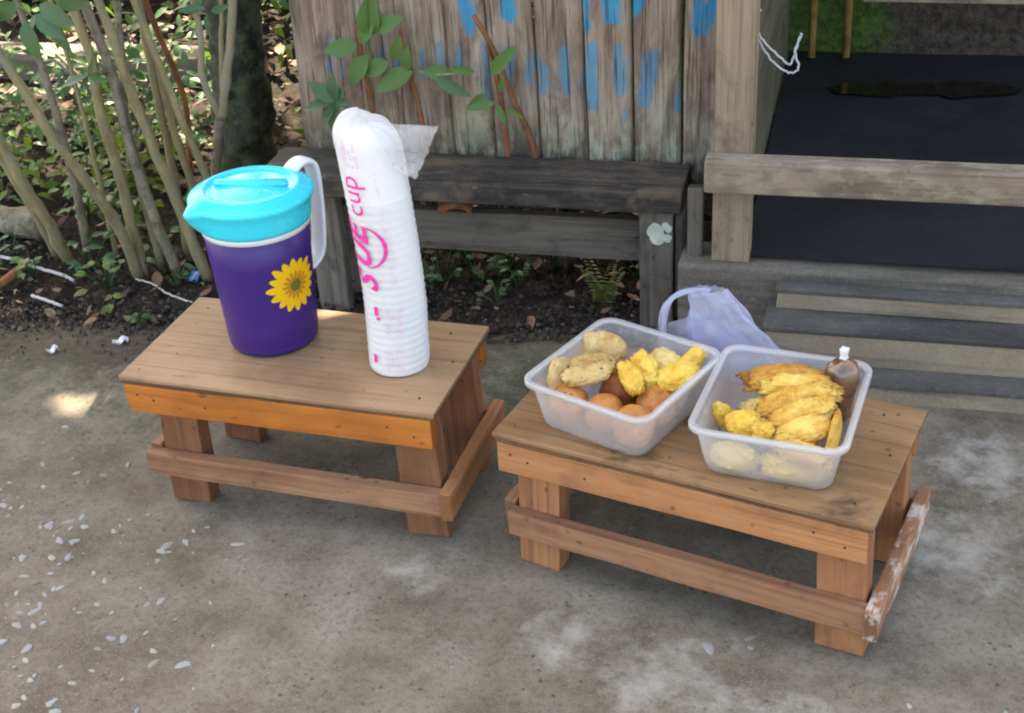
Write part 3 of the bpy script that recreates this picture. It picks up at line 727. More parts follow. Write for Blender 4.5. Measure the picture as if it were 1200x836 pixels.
# bar across the lid
bm = bmesh.new(); bmesh.ops.create_cube(bm, size=1, matrix=Matrix.Diagonal((0.098, 0.013, 0.009, 1)))
bmesh.ops.bevel(bm, geom=bm.edges[:], offset=0.003, segments=3, affect='EDGES')
link('grip_bar', frombm('grip_bar', bm, True), lid, (0.0, 0.004, 0.2235), (0, 0, 0.1), M['cyan'])
# strap handle at the right
ha = 1.12
hd = Vector((math.cos(ha), math.sin(ha), 0))
pts = [hd * q + Vector((0, 0, z_)) for q, z_ in ((0.062, 0.2130), (0.080, 0.2235), (0.096, 0.2230), (0.1055, 0.210), (0.1065, 0.175), (0.103, 0.125), (0.096, 0.092), (0.080, 0.078), (0.058, 0.076))]
sp = spline(pts, 40); v = []; f = []
side = Vector((-hd.y, hd.x, 0)); prof = []
for k in range(12):
    a = 2 * math.pi * k / 12; prof.append((0.0130 * math.copysign(abs(math.cos(a)) ** 0.6, math.cos(a)), 0.0042 * math.copysign(abs(math.sin(a)) ** 0.6, math.sin(a))))
for i, p in enumerate(sp):
    t = (sp[min(i + 1, 40)] - sp[max(i - 1, 0)]).normalized(); nrm = t.cross(side).normalized()
    for (a, b) in prof: v.append(p + side * a + nrm * b)
for i in range(40):
    for k in range(12): f.append((i * 12 + k, i * 12 + (k + 1) % 12, (i + 1) * 12 + (k + 1) % 12, (i + 1) * 12 + k))
f += [tuple(reversed(range(12))), tuple(range(480, 492))]
link('handle', mesh('handle', v, f, True), pit, mat=M['white'])
# sunflower print, wrapped on the body
def wrap(a0, z0, du, dz, off):
    z = z0 + dz; r_ = None
    prof_ = [(0.0605, 0.0125), (0.0617, 0.04), (0.0640, 0.085), (0.0665, 0.13), (0.0687, 0.170)]
    for (ra, za), (rb, zb) in zip(prof_, prof_[1:]):
        if za <= z <= zb or (zb == 0.170 and z > zb): r_ = ra + (rb - ra) * (z - za) / (zb - za)
    r_ = (r_ or 0.0605) + off
    a = a0 + du / 0.065
    return (r_ * math.cos(a), r_ * math.sin(a), z)
fa0, fz0 = -0.50, 0.100
def petals(n, r0, r1, w, off, name, mat, ph=0.0):
    sp_ = Soup()
    for k in range(n):
        a = 2 * math.pi * k / n + ph; ca, sa = math.cos(a), math.sin(a); v = []; f = []
        rr = r1 * (0.93 + 0.14 * random.Random(k * 5 + n).random())
        for i in range(6):
            t = i / 5; q = r0 + (rr - r0) * t; ww = w * (0.55 + 0.6 * t) * (1 if i < 4 else (0.8 if i == 4 else 0.25))
            for s_ in (-1, 1): v.append(wrap(fa0, fz0, q * ca - s_ * ww * sa, q * sa + s_ * ww * ca, off + 0.00012 * (k % 3)))
        for i in range(5): f.append((i * 2, i * 2 + 2, i * 2 + 3, i * 2 + 1))
        sp_.add((v, f))
    return sp_.make(name, mat, pit, False)
fl = petals(16, 0.004, 0.0385, 0.0062, 0.0007, 'sunflower_print', M['petal'])
k = petals(15, 0.003, 0.0200, 0.0023, 0.0012, 'petal_streaks', M['petal2'], 0.2); k.parent = fl
k = petals(12, 0.0003, 0.0085, 0.0021, 0.0017, 'flower_eye', M['flower_eye'], 0.1); k.parent = fl

# ================================================================== CUP STACK IN ITS SLEEVE
CX, CY = -0.556, 1.421
CB = H1 + 0.001
def caxis(s):           # leaning, slightly bowed stack: s = height above the stool top
    t = s / 0.33
    return Vector((CX - 0.004 + 0.006 * math.sin(t * 2.2) - 0.030 * max(0, t - 0.25) ** 1.4, CY + 0.006 * t * t, CB + s))
v, f = lathe([(0.0365, 0.0), (0.0378, 0.0008), (0.0378, 0.0026), (0.0362, 0.0034), (0.0345, 0.02), (0.0262, 0.088), (0.0245, 0.0895), (0.0001, 0.0895)], 32)
cupme = mesh('cup', v, f, True); cupme.materials.append(M['cup'])
NC = 24
for i in range(NC):
    s_ = 0.0012 + i * 0.0099
    p = caxis(s_); d = (caxis(s_ + 0.02) - p).normalized()
    o = link('cup', cupme, None, p, d.to_track_quat('Z', 'Y').to_euler())
    tag(o, 'white plastic cup nested upside down inside the pink printed sleeve', 'cup', 'cups stacked in the plastic sleeve')
slv = thing('cup_sleeve', 'tall white plastic sleeve of cups with pink lettering and twisted end', 'sleeve', (CX, CY, CB))
SB = Vector(slv.location)
def sl_r(s, a):
    ph = (s - 0.0012) / 0.0099; rid = abs(math.sin(math.pi * ph)) if s < 0.24 else 1.0
    r_ = 0.0397 - 0.0008 * rid
    r_ += 0.0006 * noise.noise(Vector((math.cos(a) * 2, math.sin(a) * 2, s * 30)))
    if s > 0.20:
        k = min(1, (s - 0.20) / 0.1); r_ += 0.0034 * k * noise.noise(Vector((math.cos(a) * 1.6, math.sin(a) * 1.6, s * 18 + 4))) + 0.0010 * k
    if s > 0.300: q_ = (s - 0.300) / 0.0375; r_ *= max(0.02, (max(0, 1 - q_ ** 2.6)) ** 0.55 * (1 + 0.10 * q_ * math.sin(a * 7 + 1.0) + 0.06 * q_ * math.sin(a * 13)))
    if s < 0.004: r_ *= 0.93 + 0.07 * s / 0.004
    return r_
def sl_p(s, a, off=0.0):
    ax = caxis(s); r_ = sl_r(s, a) + off
    tilt = 0.010 * max(0, (s - 0.30) / 0.03) * math.cos(a)
    return Vector((ax.x + r_ * math.cos(a), ax.y + r_ * math.sin(a), ax.z - tilt * 0.6)) - SB
na = 72; ss = [i * 0.00165 for i in range(183)] + [0.302 + 0.0354 * math.sin(math.pi / 2 * k / 14) for k in range(1, 15)]
v = [sl_p(s_, 2 * math.pi * k / na) for s_ in ss for k in range(na)]; f = []
for i in range(len(ss) - 1):
    for k in range(na):
        k2 = (k + 1) % na; f.append((i * na + k, i * na + k2, (i + 1) * na + k2, (i + 1) * na + k))
f.append(tuple(range((len(ss) - 1) * na, len(ss) * na)))
film_o = link('film', mesh('film', v, f, True), slv, mat=M['sleeve'])
# gathered loose end sticking out to the right of the top
nu, nv = 26, 20; v = []; f = []
A_, B_, C_, D_q = Vector((0, 0, 0)), Vector((0.086, -0.006, 0.000)), Vector((0.056, -0.014, -0.062)), Vector((0.012, -0.004, -0.046))
for layer in (0, 1):
    base = len(v)
    for j in range(nv + 1):
        w = j / nv
        for i in range(nu + 1):
            u = i / nu
            p = (A_.lerp(B_, u)).lerp(D_q.lerp(C_, u), w) + caxis(0.322) - SB + Vector((0.014, -0.014, 0.010))
            puff = math.sin(math.pi * min(1, w * 1.02)) * (1 - 0.55 * u)
            fold = 0.0022 * math.sin(w * 9 + u * 2 + layer) * (0.4 + u) + 0.003 * noise.noise(Vector((u * 6, w * 9, layer * 5)))
            rag = 0.006 * noise.noise(Vector((w * 11, layer * 3, 1))) * u + 0.004 * noise.noise(Vector((u * 13, layer * 3, 7))) * w
            v.append(p + Vector((rag, (0.009 if layer else -0.009) * puff + fold, rag * 0.8)))
    for j in range(nv):
        for i in range(nu):
            a = base + j * (nu + 1) + i; f.append((a, a + 1, a + nu + 2, a + nu + 1))
link('gathered_end', mesh('gathered_end', v, f, False), slv, mat=M['sleeve_end'])
# printed lettering: reads upwards
def lettering(txt, s0, a0, size, name, mat, shear=0.0, bold=0.0, parent=slv, flip=1):
    cu_ = bpy.data.curves.new('txt', 'FONT'); cu_.body = txt; cu_.size = size; cu_.shear = shear; cu_.offset = bold; cu_.resolution_u = 3
    to = bpy.data.objects.new('txt', cu_); COL.objects.link(to)
    dg = bpy.context.evaluated_depsgraph_get(); me = bpy.data.meshes.new_from_object(to.evaluated_get(dg))
    bpy.data.objects.remove(to); bpy.data.curves.remove(cu_)
    bm = bmesh.new(); bm.from_mesh(me); bpy.data.meshes.remove(me)
    bmesh.ops.triangulate(bm, faces=bm.faces[:])
    for _ in range(3):
        long = [e for e in bm.edges if e.calc_length() > 0.004]
        if not long: break
        bmesh.ops.subdivide_edges(bm, edges=long, cuts=1); bmesh.ops.triangulate(bm, faces=[q for q in bm.faces if len(q.verts) > 3])
    for q in bm.verts: q.co = sl_p(s0 + q.co.x, a0 - q.co.y / 0.0396, 0.0011)
    return link(name, frombm(name, bm), parent, mat=mat)
AF = math.radians(-68.6)     # sleeve angle that faces the camera
lettering('S', 0.122, AF - 0.50, 0.046, 'print_letter', M['pink'], 0.35, 0.0012)
lettering('UE', 0.152, AF - 0.58, 0.046, 'print_letter', M['pink'], 0.35, 0.0012)
lettering('cup', 0.222, AF - 0.52, 0.037, 'print_letter', M['pink'], 0.05, 0.0)
# swoosh round the lettering, plus faint small print too small to read
sw = Soup(); v = []; f = []
for k in range(31):
    t = k / 30; a = math.pi * (0.02 + 0.96 * t); wd = 0.0022 * math.sin(math.pi * t) + 0.0004
    for q in (-1, 1):
        rs = 0.031 + q * wd; v.append(sl_p(0.183 + 0.9 * rs * math.cos(a), AF - 0.80 + (0.030 + q * wd) * math.sin(a) / 0.0396, 0.0012))
for k in range(30): f.append((k * 2, k * 2 + 1, k * 2 + 3, k * 2 + 2))
sw.add((v, f)); sw.make('print_swoosh', M['pink'], slv, False)
sm = Soup(); r = random.Random(5)
for (sA, sB, cols, aa) in ((0.012, 0.042, 4, -0.45), (0.062, 0.100, 4, -0.35), (0.125, 0.28, 1, 0.05), (0.285, 0.315, 4, -0.85)):
    for c_i in range(cols):
        s_ = sA
        while s_ < sB:
            ln = r.uniform(0.0015, 0.004); a1 = AF + aa + c_i * 0.15; w = 0.0013 / 0.0396
            if r.random() < 0.75: sm.add(([sl_p(s_, a1 - w, 0.0012), sl_p(s_, a1 + w, 0.0012), sl_p(s_ + ln, a1 + w, 0.0012), sl_p(s_ + ln, a1 - w, 0.0012)], [(0, 1, 2, 3)]))
            s_ += ln + r.uniform(0.001, 0.003)
sm.make('small_print', M['pinkpale'], slv, False)['kind'] = 'stuff'
dk = Soup()
for (s_, ln, aa) in ((0.0835, 0.004, -0.62), (0.090, 0.012, -0.66), (0.02, 0.012, -0.85)):
    w = 0.0028 / 0.0396; dk.add(([sl_p(s_, AF + aa - w, 0.0012), sl_p(s_, AF + aa + w, 0.0012), sl_p(s_ + ln, AF + aa + w, 0.0012), sl_p(s_ + ln, AF + aa - w, 0.0012)], [(0, 1, 2, 3)]))
dk.make('print_mark', M['pink'], slv, False)

# ================================================================== FOOD TUBS
def rrect(w, d, r, z, k=6):
    pts = []
    for (sx, sy, a0) in ((1, 1, 0), (-1, 1, 90), (-1, -1, 180), (1, -1, 270)):
        for i in range(k + 1):
            a = R(a0 + 90 * i / k); pts.append((sx * (w / 2 - r) + r * math.cos(a), sy * (d / 2 - r) + r * math.sin(a), z))
    return pts
def loft(rings, cap0=True, cap1=True):
    v = []; f = []; n = len(rings[0])
    for q in rings: v += q
    for i in range(len(rings) - 1):
        for k in range(n): f.append((i * n + k, i * n + (k + 1) % n, (i + 1) * n + (k + 1) % n, (i + 1) * n + k))
    if cap0: f.append(tuple(reversed(range(n))))
    if cap1: f.append(tuple(range((len(rings) - 1) * n, len(rings) * n)))
    return v, f
def tub(loc, rz, w, d, h, label):
    t = thing('food_tub', label, 'tub', loc, rz)
    wb, db = w - 0.034, d - 0.034
    W_ = lambda z: wb + (w - 0.012 - wb) * z / h
    D_ = lambda z: db + (d - 0.012 - db) * z / h
    rings = [rrect(wb - 0.010, db - 0.010, 0.016, 0.0), rrect(wb - 0.003, db - 0.003, 0.018, 0.001), rrect(wb, db, 0.018, 0.004)]
    for z in (0.015, 0.03, 0.045, h - 0.005): rings.append(rrect(W_(z), D_(z), 0.018, z))
    for z in (h - 0.005, 0.045, 0.03, 0.015, 0.005): rings.append(rrect(W_(z) - 0.0024, D_(z) - 0.0024, 0.017, z + 0.0001))
    rings.append(rrect(wb - 0.012, db - 0.012, 0.015, 0.0022))
    link('wall', mesh('wall', *loft(rings), True), t, mat=M['tub'])
    rings = [rrect(W_(h) - 0.0026, D_(h) - 0.0026, 0.017, h - 0.0048), rrect(W_(h) - 0.0026, D_(h) - 0.0026, 0.017, h - 0.0008), rrect(W_(h) - 0.001, D_(h) - 0.001, 0.018, h),
             rrect(w - 0.001, d - 0.001, 0.022, h), rrect(w, d, 0.022, h - 0.001), rrect(w, d, 0.022, h - 0.006), rrect(w - 0.0015, d - 0.0015, 0.022, h - 0.006), rrect(w - 0.002, d - 0.002, 0.022, h - 0.002), rrect(W_(h) + 0.0005, D_(h) + 0.0005, 0.018, h - 0.0025), rrect(W_(h) + 0.0005, D_(h) + 0.0005, 0.018, h - 0.0048)]
    link('rim', mesh('rim', *loft(rings, False, False), True), t, mat=M['tub_rim'])
    return t
TZ = H2 + 0.0012
tub((-0.254, 1.357, TZ), -0.40, 0.176, 0.186, 0.066, 'clear plastic tub of fried dough balls and yellow fritters')
tub((-0.066, 1.322, TZ), -0.125, 0.176, 0.196, 0.066, 'clear plastic tub of golden banana fritters and a sauce pouch')

def blob(name, size, seed, amp, freq, e=1.0, bend=0.0, sub=4, fine=0.25, edge=0.0):
    bm = bmesh.new(); bmesh.ops.create_icosphere(bm, subdivisions=5 if edge else sub, radius=1.0)
    so = Vector((seed * 7.3, seed * 3.1, seed * 1.9))
    for v_ in bm.verts:
        n = v_.co.normalized()
        q = Vector([math.copysign(abs(c) ** e, c) for c in n])
        k = 1 + amp * noise.noise(n * freq + so) + amp * fine * noise.noise(n * freq * 3.3 + so) + amp * fine * 0.6 * abs(noise.noise(n * freq * 7 + so))
        if edge:
            k += amp * 0.28 * noise.noise(n * freq * 9 + so) + amp * 0.16 * noise.noise(n * freq * 19 + so)
            k += edge * (1 - abs(n.z)) * noise.noise(n * 6 + so * 2)
        p = Vector((q.x * size[0] * k, q.y * size[1] * k, q.z * size[2] * k))
        p.z += bend * ((p.x / size[0]) ** 2 - 0.4) * -size[0]
        v_.co = p
    return frombm(name, bm, True)

T1, T2 = (-0.254, 1.357, -0.40, 0.071, 0.076), (-0.066, 1.322, -0.125, 0.071, 0.081)
def inside(T, x, y, r_):
    """keep a piece of radius r_ clear of the tub walls"""
    cx, cy, a, hw, hd_ = T; dx, dy = x - cx, y - cy
    u = dx * math.cos(a) + dy * math.sin(a); w = -dx * math.sin(a) + dy * math.cos(a)
    u = max(-hw + r_, min(hw - r_, u)); w = max(-hd_ + r_, min(hd_ - r_, w))
    return cx + u * math.cos(a) - w * math.sin(a), cy + u * math.sin(a) + w * math.cos(a)
_fs = [0]
def bite(name, mat, loc, size, rot, label, cat, group, amp=0.12, freq=1.6, e=1.0, bend=0.0, edge=0.0, fine=0.3):
    _fs[0] += 1
    o = link(name, blob(name, size, _fs[0], amp, freq, e, bend, 4, fine, edge), None, loc, [R(a) for a in rot], M[mat])
    return tag(o, label, cat, group)
B0 = TZ + 0.0022
G1 = 'fried dough balls in the left tub'
def intub(T, u, w):
    cx, cy, a = T[:3]; return cx + u * math.cos(a) - w * math.sin(a), cy + u * math.sin(a) + w * math.cos(a)
for (u, w, r_, m_, lab) in ((-0.046, -0.050, 0.0245, 'ball', 'round orange brown dough ball in the tub corner under the tempeh slices'),
                       (-0.008, 0.004, 0.0250, 'ball_dark', 'darkest reddish brown dough ball in the middle of the ball tub'),
                       (0.002, -0.044, 0.0230, 'ball', 'round orange dough ball between two others along the tub front wall'),
                       (0.0475, -0.052, 0.0250, 'ball', 'round orange dough ball filling the front corner of its tub'),
                       (0.0460, 0.000, 0.0245, 'ball', 'round orange dough ball beneath the yellow fritters')):
    bite('dough_ball', m_, (*intub(T1, u, w), B0 + r_ * 0.97), (r_, r_, r_ * 0.97), (rnd.uniform(0, 90), rnd.uniform(0, 90), 0), lab, 'dough ball', G1, 0.06, 1.3, 1.0, 0, 0, 0.5)
G2 = 'battered tempeh slices in the left tub'
for (x, y, z, s_, rt, lab) in ((-0.289, 1.408, 0.254, (0.029, 0.026, 0.0065), (62, 8, -18), 'speckled tempeh slice standing upright at the back of its tub'),
                          (-0.296, 1.366, 0.261, (0.028, 0.018, 0.0065), (16, -6, 8), 'speckled tempeh slice lying flat in front of the upright one'),
                          (-0.329, 1.349, 0.256, (0.023, 0.018, 0.0065), (68, -20, 78), 'speckled tempeh slice on edge against the tub side wall'),
                          (-0.294, 1.336, 0.268, (0.028, 0.012, 0.0065), (28, -8, 20), 'speckled tempeh slice resting on top of a dough ball')):
    bite('tempeh_slice', 'tempeh', (x, y, z), s_, rt, lab, 'fried tempeh', G2, 0.16, 1.6, 0.72, 0, 0.10, 0.45)
G3 = 'yellow fritters in the left tub'
for (x, y, z, s_, rt, m_, lab) in ((-0.229, 1.372, 0.258, (0.030, 0.014, 0.011), (30, 10, -58), 'yellow', 'thick yellow fritter leaning lengthwise in the middle of its tub'),
                              (-0.243, 1.346, 0.262, (0.026, 0.012, 0.009), (35, 12, -58), 'yellow', 'craggy yellow fritter lying over the darkest dough ball'),
                              (-0.209, 1.393, 0.250, (0.030, 0.020, 0.011), (42, 5, -50), 'paleb', 'dull pale fritter tucked behind the thick yellow one'),
                              (-0.190, 1.362, 0.258, (0.026, 0.018, 0.011), (25, -10, 30), 'yellow', 'crumbly yellow fritter beside the tub wall above a dough ball'),
                              (-0.182, 1.396, 0.256, (0.034, 0.011, 0.008), (30, -14, 62), 'yellow', 'long thin yellow fritter along the wall facing the other tub')):
    bite('yellow_fritter', m_, (x, y, z), s_, rt, lab, 'fritter', G3, 0.22, 1.9, 0.85, 0, 0.12, 0.6)
G4 = 'yellow fritters in the right tub'
for (x, y, z, s_, rt, m_, lab) in ((-0.129, 1.322, 0.234, (0.025, 0.013, 0.010), (10, 58, 62), 'yellow', 'oval yellow fritter upright against the side wall by the other tub'),
                              (-0.103, 1.290, 0.246, (0.020, 0.018, 0.013), (10, 12, 20), 'yellow', 'knobbly bright yellow fritter beside the upright oval one'),
                              (-0.112, 1.262, 0.223, (0.026, 0.016, 0.012), (0, 6, -8), 'paleb', 'pale fritter on the bottom pressed to the front wall of its tub'),
                              (-0.045, 1.256, 0.222, (0.036, 0.018, 0.0125), (0, -4, -6), 'paleb', 'wide pale fritter on the tub bottom below the banana slices'),
                              (-0.082, 1.275, 0.250, (0.014, 0.011, 0.010), (20, 20, 50), 'yellow', 'small yellow fritter crumb near the front of the banana tub')):
    bite('yellow_fritter', m_, (x, y, z), s_, rt, lab, 'fritter', G4, 0.22, 1.9, 0.85, 0, 0.12, 0.6)
G5 = 'banana fritter slices in the right tub'
for (x, y, z, s_, rt, b_, lab) in ((-0.068, 1.377, 0.262, (0.044, 0.011, 0.0075), (28, -4, 2), 0.16, 'long browned banana slice at the back of the fan'),
                              (-0.062, 1.361, 0.267, (0.046, 0.011, 0.0070), (30, -6, 5), 0.20, 'second banana slice of the fan, just before the browned one'),
                              (-0.046, 1.345, 0.269, (0.044, 0.012, 0.0075), (32, 2, 2), 0.24, 'arched banana slice in the middle of the fan'),
                              (-0.050, 1.323, 0.264, (0.044, 0.013, 0.0080), (36, -14, 12), 0.22, 'banana slice sloping down below the arched slice'),
                              (-0.044, 1.300, 0.258, (0.038, 0.015, 0.0090), (38, -22, 20), 0.20, 'broad pale banana slice at the front of the fan'),
                              (-0.040, 1.277, 0.252, (0.034, 0.013, 0.0090), (30, -16, 24), 0.12, 'short banana slice tucked under the broad pale one'),
                              (-0.036, 1.246, 0.2475, (0.026, 0.010, 0.0070), (24, 8, -10), 0.08, 'thin banana slice along the front rim of its tub'),
                              (-0.070, 1.330, 0.238, (0.044, 0.026, 0.013), (10, 0, 20), 0.1, 'buried banana slice supporting the fan from below')):
    bite('banana_fritter', ('banana_brown' if y > 1.35 else 'banana') if z > 0.24 else 'paleb', (x, y, z), (s_[0], s_[1] * 1.12, s_[2] * 0.72), rt, lab, 'banana fritter', G5, 0.20, 2.2, 0.8, b_ * 1.25, 0.34, 0.7)
bite('banana_fritter', 'banana', (-0.0065, 1.279, 0.246), (0.034, 0.016, 0.0045), (84, -32, 80), 'orange banana slice on edge against the right tub wall', 'banana fritter', G5, 0.14, 1.8, 0.8, 0.05, 0.12, 0.5)
# tied sauce pouch standing in the back corner
sp_o = thing('sauce_pouch', 'tied clear pouch of brown sauce standing in the tub corner', 'sauce pouch', (-0.002, 1.377, B0 + 0.001))
prof = [(0.0001, 0.0), (0.008, 0.0008), (0.0125, 0.006), (0.0135, 0.02), (0.0145, 0.035), (0.0170, 0.045), (0.0198, 0.056), (0.0200, 0.064), (0.0170, 0.074), (0.0105, 0.0805), (0.0040, 0.0835)]
v, f = lathe(prof, 40)
v = [(p[0] * (1 + 0.05 * math.sin(5 * math.atan2(p[1], p[0]) + p[2] * 60)), p[1] * (1 + 0.05 * math.sin(5 * math.atan2(p[1], p[0]) + p[2] * 60)) * 0.92, p[2]) for p in v]
link('sauce_body', mesh('sauce_body', v, f, True), sp_o, mat=M['sauce'])
v2 = [(p[0] * 1.035, p[1] * 1.035, p[2] + 0.0002) for p in v]
link('pouch_film', mesh('pouch_film', v2, f, True), sp_o, mat=M['sauce_film'])
v, f = lathe([(0.0042, 0.0832), (0.0050, 0.0845), (0.0036, 0.0865), (0.0040, 0.0885), (0.0048, 0.094), (0.0052, 0.0965), (0.002, 0.0965)], 16)
v = [(p[0] * (1 + 0.2 * math.sin(4 * math.atan2(p[1], p[0]))), p[1] * (1 + 0.2 * math.sin(4 * math.atan2(p[1], p[0]))), p[2]) for p in v]
link('tied_neck', mesh('tied_neck', v, f, True), sp_o, mat=M['paper'])

# ================================================================== CARRIER BAG behind the tubs
def carrier():
    t = thing('carrier_bag', 'crumpled bluish white plastic carrier bag behind the two food tubs', 'plastic bag', (-0.135, 1.463, H2 + 0.001))
    # body: loose film tent from the stool up to a bunched top, open at the left
    na, ns = 60, 26; v = []; f = []
    for j in range(ns + 1):
        w = j / ns
        for i in range(na + 1):
            a = math.pi * 2 * i / na
            rx = 0.062 * (1 - 0.75 * w ** 1.3) + 0.004; ry = 0.017 * (1 - 0.55 * w) + 0.002
            cx = 0.020 - 0.054 * w; z = 0.119 * w ** 0.9
            k = 0.20 * (0.4 + w)
            wr = 1 + k * noise.noise(Vector((math.cos(a) * 2.4, math.sin(a) * 2.4, w * 2.5))) + 0.10 * noise.noise(Vector((math.cos(a) * 6, math.sin(a) * 6, w * 5)))
            z *= 1 - 0.30 * max(0, math.cos(a - 0.3)) * (1 - w) * 0.5
            v.append((cx + rx * math.cos(a) * wr, ry * math.sin(a) * wr + 0.004 * noise.noise(Vector((a * 2, w * 6, 3))), max(0, z + 0.004 * noise.noise(Vector((a * 3, w * 4, 9))) * (1 if w > 0.05 else 0))))
    n = na + 1
    for j in range(ns):
        for i in range(na): f.append((j * n + i, j * n + i + 1, (j + 1) * n + i + 1, (j + 1) * n + i))
    link('bag_body', mesh('bag_body', v, f, False), t, mat=M['carrier'])
    # handle loop arching down to the left
    pts = [(-0.030, -0.002, 0.117), (-0.048, -0.004, 0.119), (-0.068, -0.006, 0.113), (-0.082, -0.007, 0.098), (-0.087, -0.006, 0.072), (-0.086, -0.004, 0.042), (-0.078, -0.002, 0.012), (-0.055, 0.0, 0.002)]
    sp = spline(pts, 44); v = []; f = []; m = 8
    for i, p in enumerate(sp):
        tt = (sp[min(i + 1, 44)] - sp[max(i - 1, 0)]).normalized(); nr = tt.cross(Vector((0, 1, 0))).normalized()
        wd = 0.007 + 0.013 * (i / 44)
        for k in range(m + 1):
            q = k / m - 0.5
            v.append(p + Vector((0, 1, 0)) * q * wd * 1.1 + nr * (0.0035 * math.sin(q * 13 + i * 0.15) + wd * 0.35 * q))
    for i in range(44):
        for k in range(m): a = i * (m + 1) + k; f.append((a, a + 1, a + m + 2, a + m + 1))
    link('bag_handle', mesh('bag_handle', v, f, False), t, mat=M['carrier'])
    # slack fold between handle and body
    v = []; f = []; m = 18
    for j in range(m + 1):
        for i in range(m + 1):
            u, w = i / m, j / m
            x = -0.084 + 0.10 * u; top = 0.060 + 0.028 * math.sin(math.pi * u) * 1.0 - 0.012 * u
            z = top * w; y = 0.008 + 0.007 * math.sin(u * 11 + w * 2) + 0.005 * noise.noise(Vector((u * 5, w * 5, 2)))
            v.append((x, y, max(0.0, z)))
    for j in range(m):
        for i in range(m): a = j * (m + 1) + i; f.append((a, a + 1, a + m + 2, a + m + 1))
    link('bag_fold', mesh('bag_fold', v, f, False), t, mat=M['carrier'])
carrier()

# ================================================================== VEGETATION
leafvar = {}
def leafobj(mat, parent, pos, d, L, W=None, roll=0.0, up=Vector((0, 0, 1)), kind=0):
    key = (mat, kind)
    if key not in leafvar:
        me = mesh('leaf', *leafshape(1.0, (0.52, 0.34, 0.62)[kind], 0.22, (0.22, 0.15, 0.3)[kind], 7), True); me.materials.append(M[mat]); leafvar[key] = me
    o = link('leaf', leafvar[key], parent); b = Vector(parent.location)
    m = leafmx(Vector(pos) - b, d, up, roll); o.matrix_local = m @ Matrix.Scale(L, 4); return o

def stemobj(name, parent, pts, r0, r1, mat, n=18, seed=0):
    b = Vector(parent.location); sp = [p - b for p in spline(pts, n)]
    sp = [p + Vector((noise.noise(Vector((seed, i * 0.5, 0))), noise.noise(Vector((seed + 4, i * 0.5, 0))), 0)) * 0.003 for i, p in enumerate(sp)]
    rad = [r0 + (r1 - r0) * i / n for i in range(n + 1)]
    rad = [q * (1.12 if (i + seed) % 5 == 0 else 1.0) for i, q in enumerate(rad)]
    return link(name, mesh(name, *tube(sp, rad, 9, seed, 0.18), True), parent, mat=M[mat])

shrub = thing('stem_shrub', 'leggy shrub of many olive stems rising from the soil bed', 'shrub', (-1.28, 2.02, 0))
STEMS = [  # base on the soil, points upwards, radii
    ([(-1.265, 1.975, -0.01), (-1.262, 1.93, 0.13), (-1.262, 1.88, 0.22), (-1.285, 1.84, 0.33), (-1.338, 1.82, 0.495), (-1.40, 1.80, 0.66)], 0.0125, 0.0075, 'stem'),
    ([(-1.262, 1.985, -0.01), (-1.25, 1.955, 0.20), (-1.243, 1.93, 0.33), (-1.235, 1.92, 0.46), (-1.26, 1.90, 0.64)], 0.0125, 0.009, 'stem'),
    ([(-1.193, 1.985, -0.01), (-1.205, 1.96, 0.15), (-1.215, 1.95, 0.28), (-1.22, 1.95, 0.40), (-1.24, 1.94, 0.54), (-1.26, 1.93, 0.68)], 0.0115, 0.009, 'stem_grey'),
    ([(-1.134, 1.985, -0.01), (-1.150, 1.97, 0.12), (-1.165, 1.95, 0.25), (-1.175, 1.93, 0.36), (-1.185, 1.91, 0.50), (-1.20, 1.89, 0.68)], 0.0125, 0.008, 'stem'),
    ([(-1.213, 2.07, -0.01), (-1.20, 2.05, 0.16), (-1.19, 2.03, 0.30), (-1.18, 2.01, 0.44), (-1.17, 2.0, 0.62)], 0.0095, 0.007, 'stem'),
    ([(-1.159, 2.077, -0.01), (-1.165, 2.05, 0.14), (-1.17, 2.03, 0.26), (-1.175, 2.02, 0.40), (-1.19, 2.0, 0.66)], 0.0085, 0.0065, 'stem'),
    ([(-1.100, 2.03, -0.01), (-1.11, 2.02, 0.14), (-1.135, 2.0, 0.30), (-1.165, 1.99, 0.46), (-1.19, 1.98, 0.62)], 0.009, 0.007, 'stem'),
    ([(-1.442, 2.021, -0.01), (-1.435, 1.98, 0.10), (-1.445, 1.95, 0.19), (-1.47, 1.94, 0.30), (-1.52, 1.92, 0.46)], 0.0135, 0.010, 'stem'),
    ([(-1.475, 2.04, -0.01), (-1.47, 2.0, 0.10), (-1.49, 1.98, 0.20), (-1.53, 1.97, 0.34)], 0.010, 0.008, 'stem'),
    ([(-1.432, 2.078, -0.01), (-1.415, 2.06, 0.13), (-1.41, 2.05, 0.25), (-1.41, 2.04, 0.36), (-1.43, 2.03, 0.55)], 0.011, 0.007, 'stem_grey'),
    ([(-1.36, 2.06, -0.01), (-1.355, 2.05, 0.16), (-1.35, 2.04, 0.30), (-1.36, 2.03, 0.56)], 0.0065, 0.004, 'stem'),
    ([(-1.30, 2.11, -0.01), (-1.295, 2.10, 0.16), (-1.30, 2.08, 0.32), (-1.33, 2.06, 0.58)], 0.007, 0.0045, 'stem'),
    ([(-1.236, 2.01, -0.01), (-1.235, 1.99, 0.16), (-1.23, 1.98, 0.30), (-1.20, 1.97, 0.46), (-1.17, 1.95, 0.64)], 0.009, 0.006, 'stem_grey'),
]
for i, (p, a, b, m_) in enumerate(STEMS): stemobj('stem', shrub, p, a * 0.84, b * 0.84, m_, 22, i)
up_ = Vector((0.1, -0.6, 0.8))
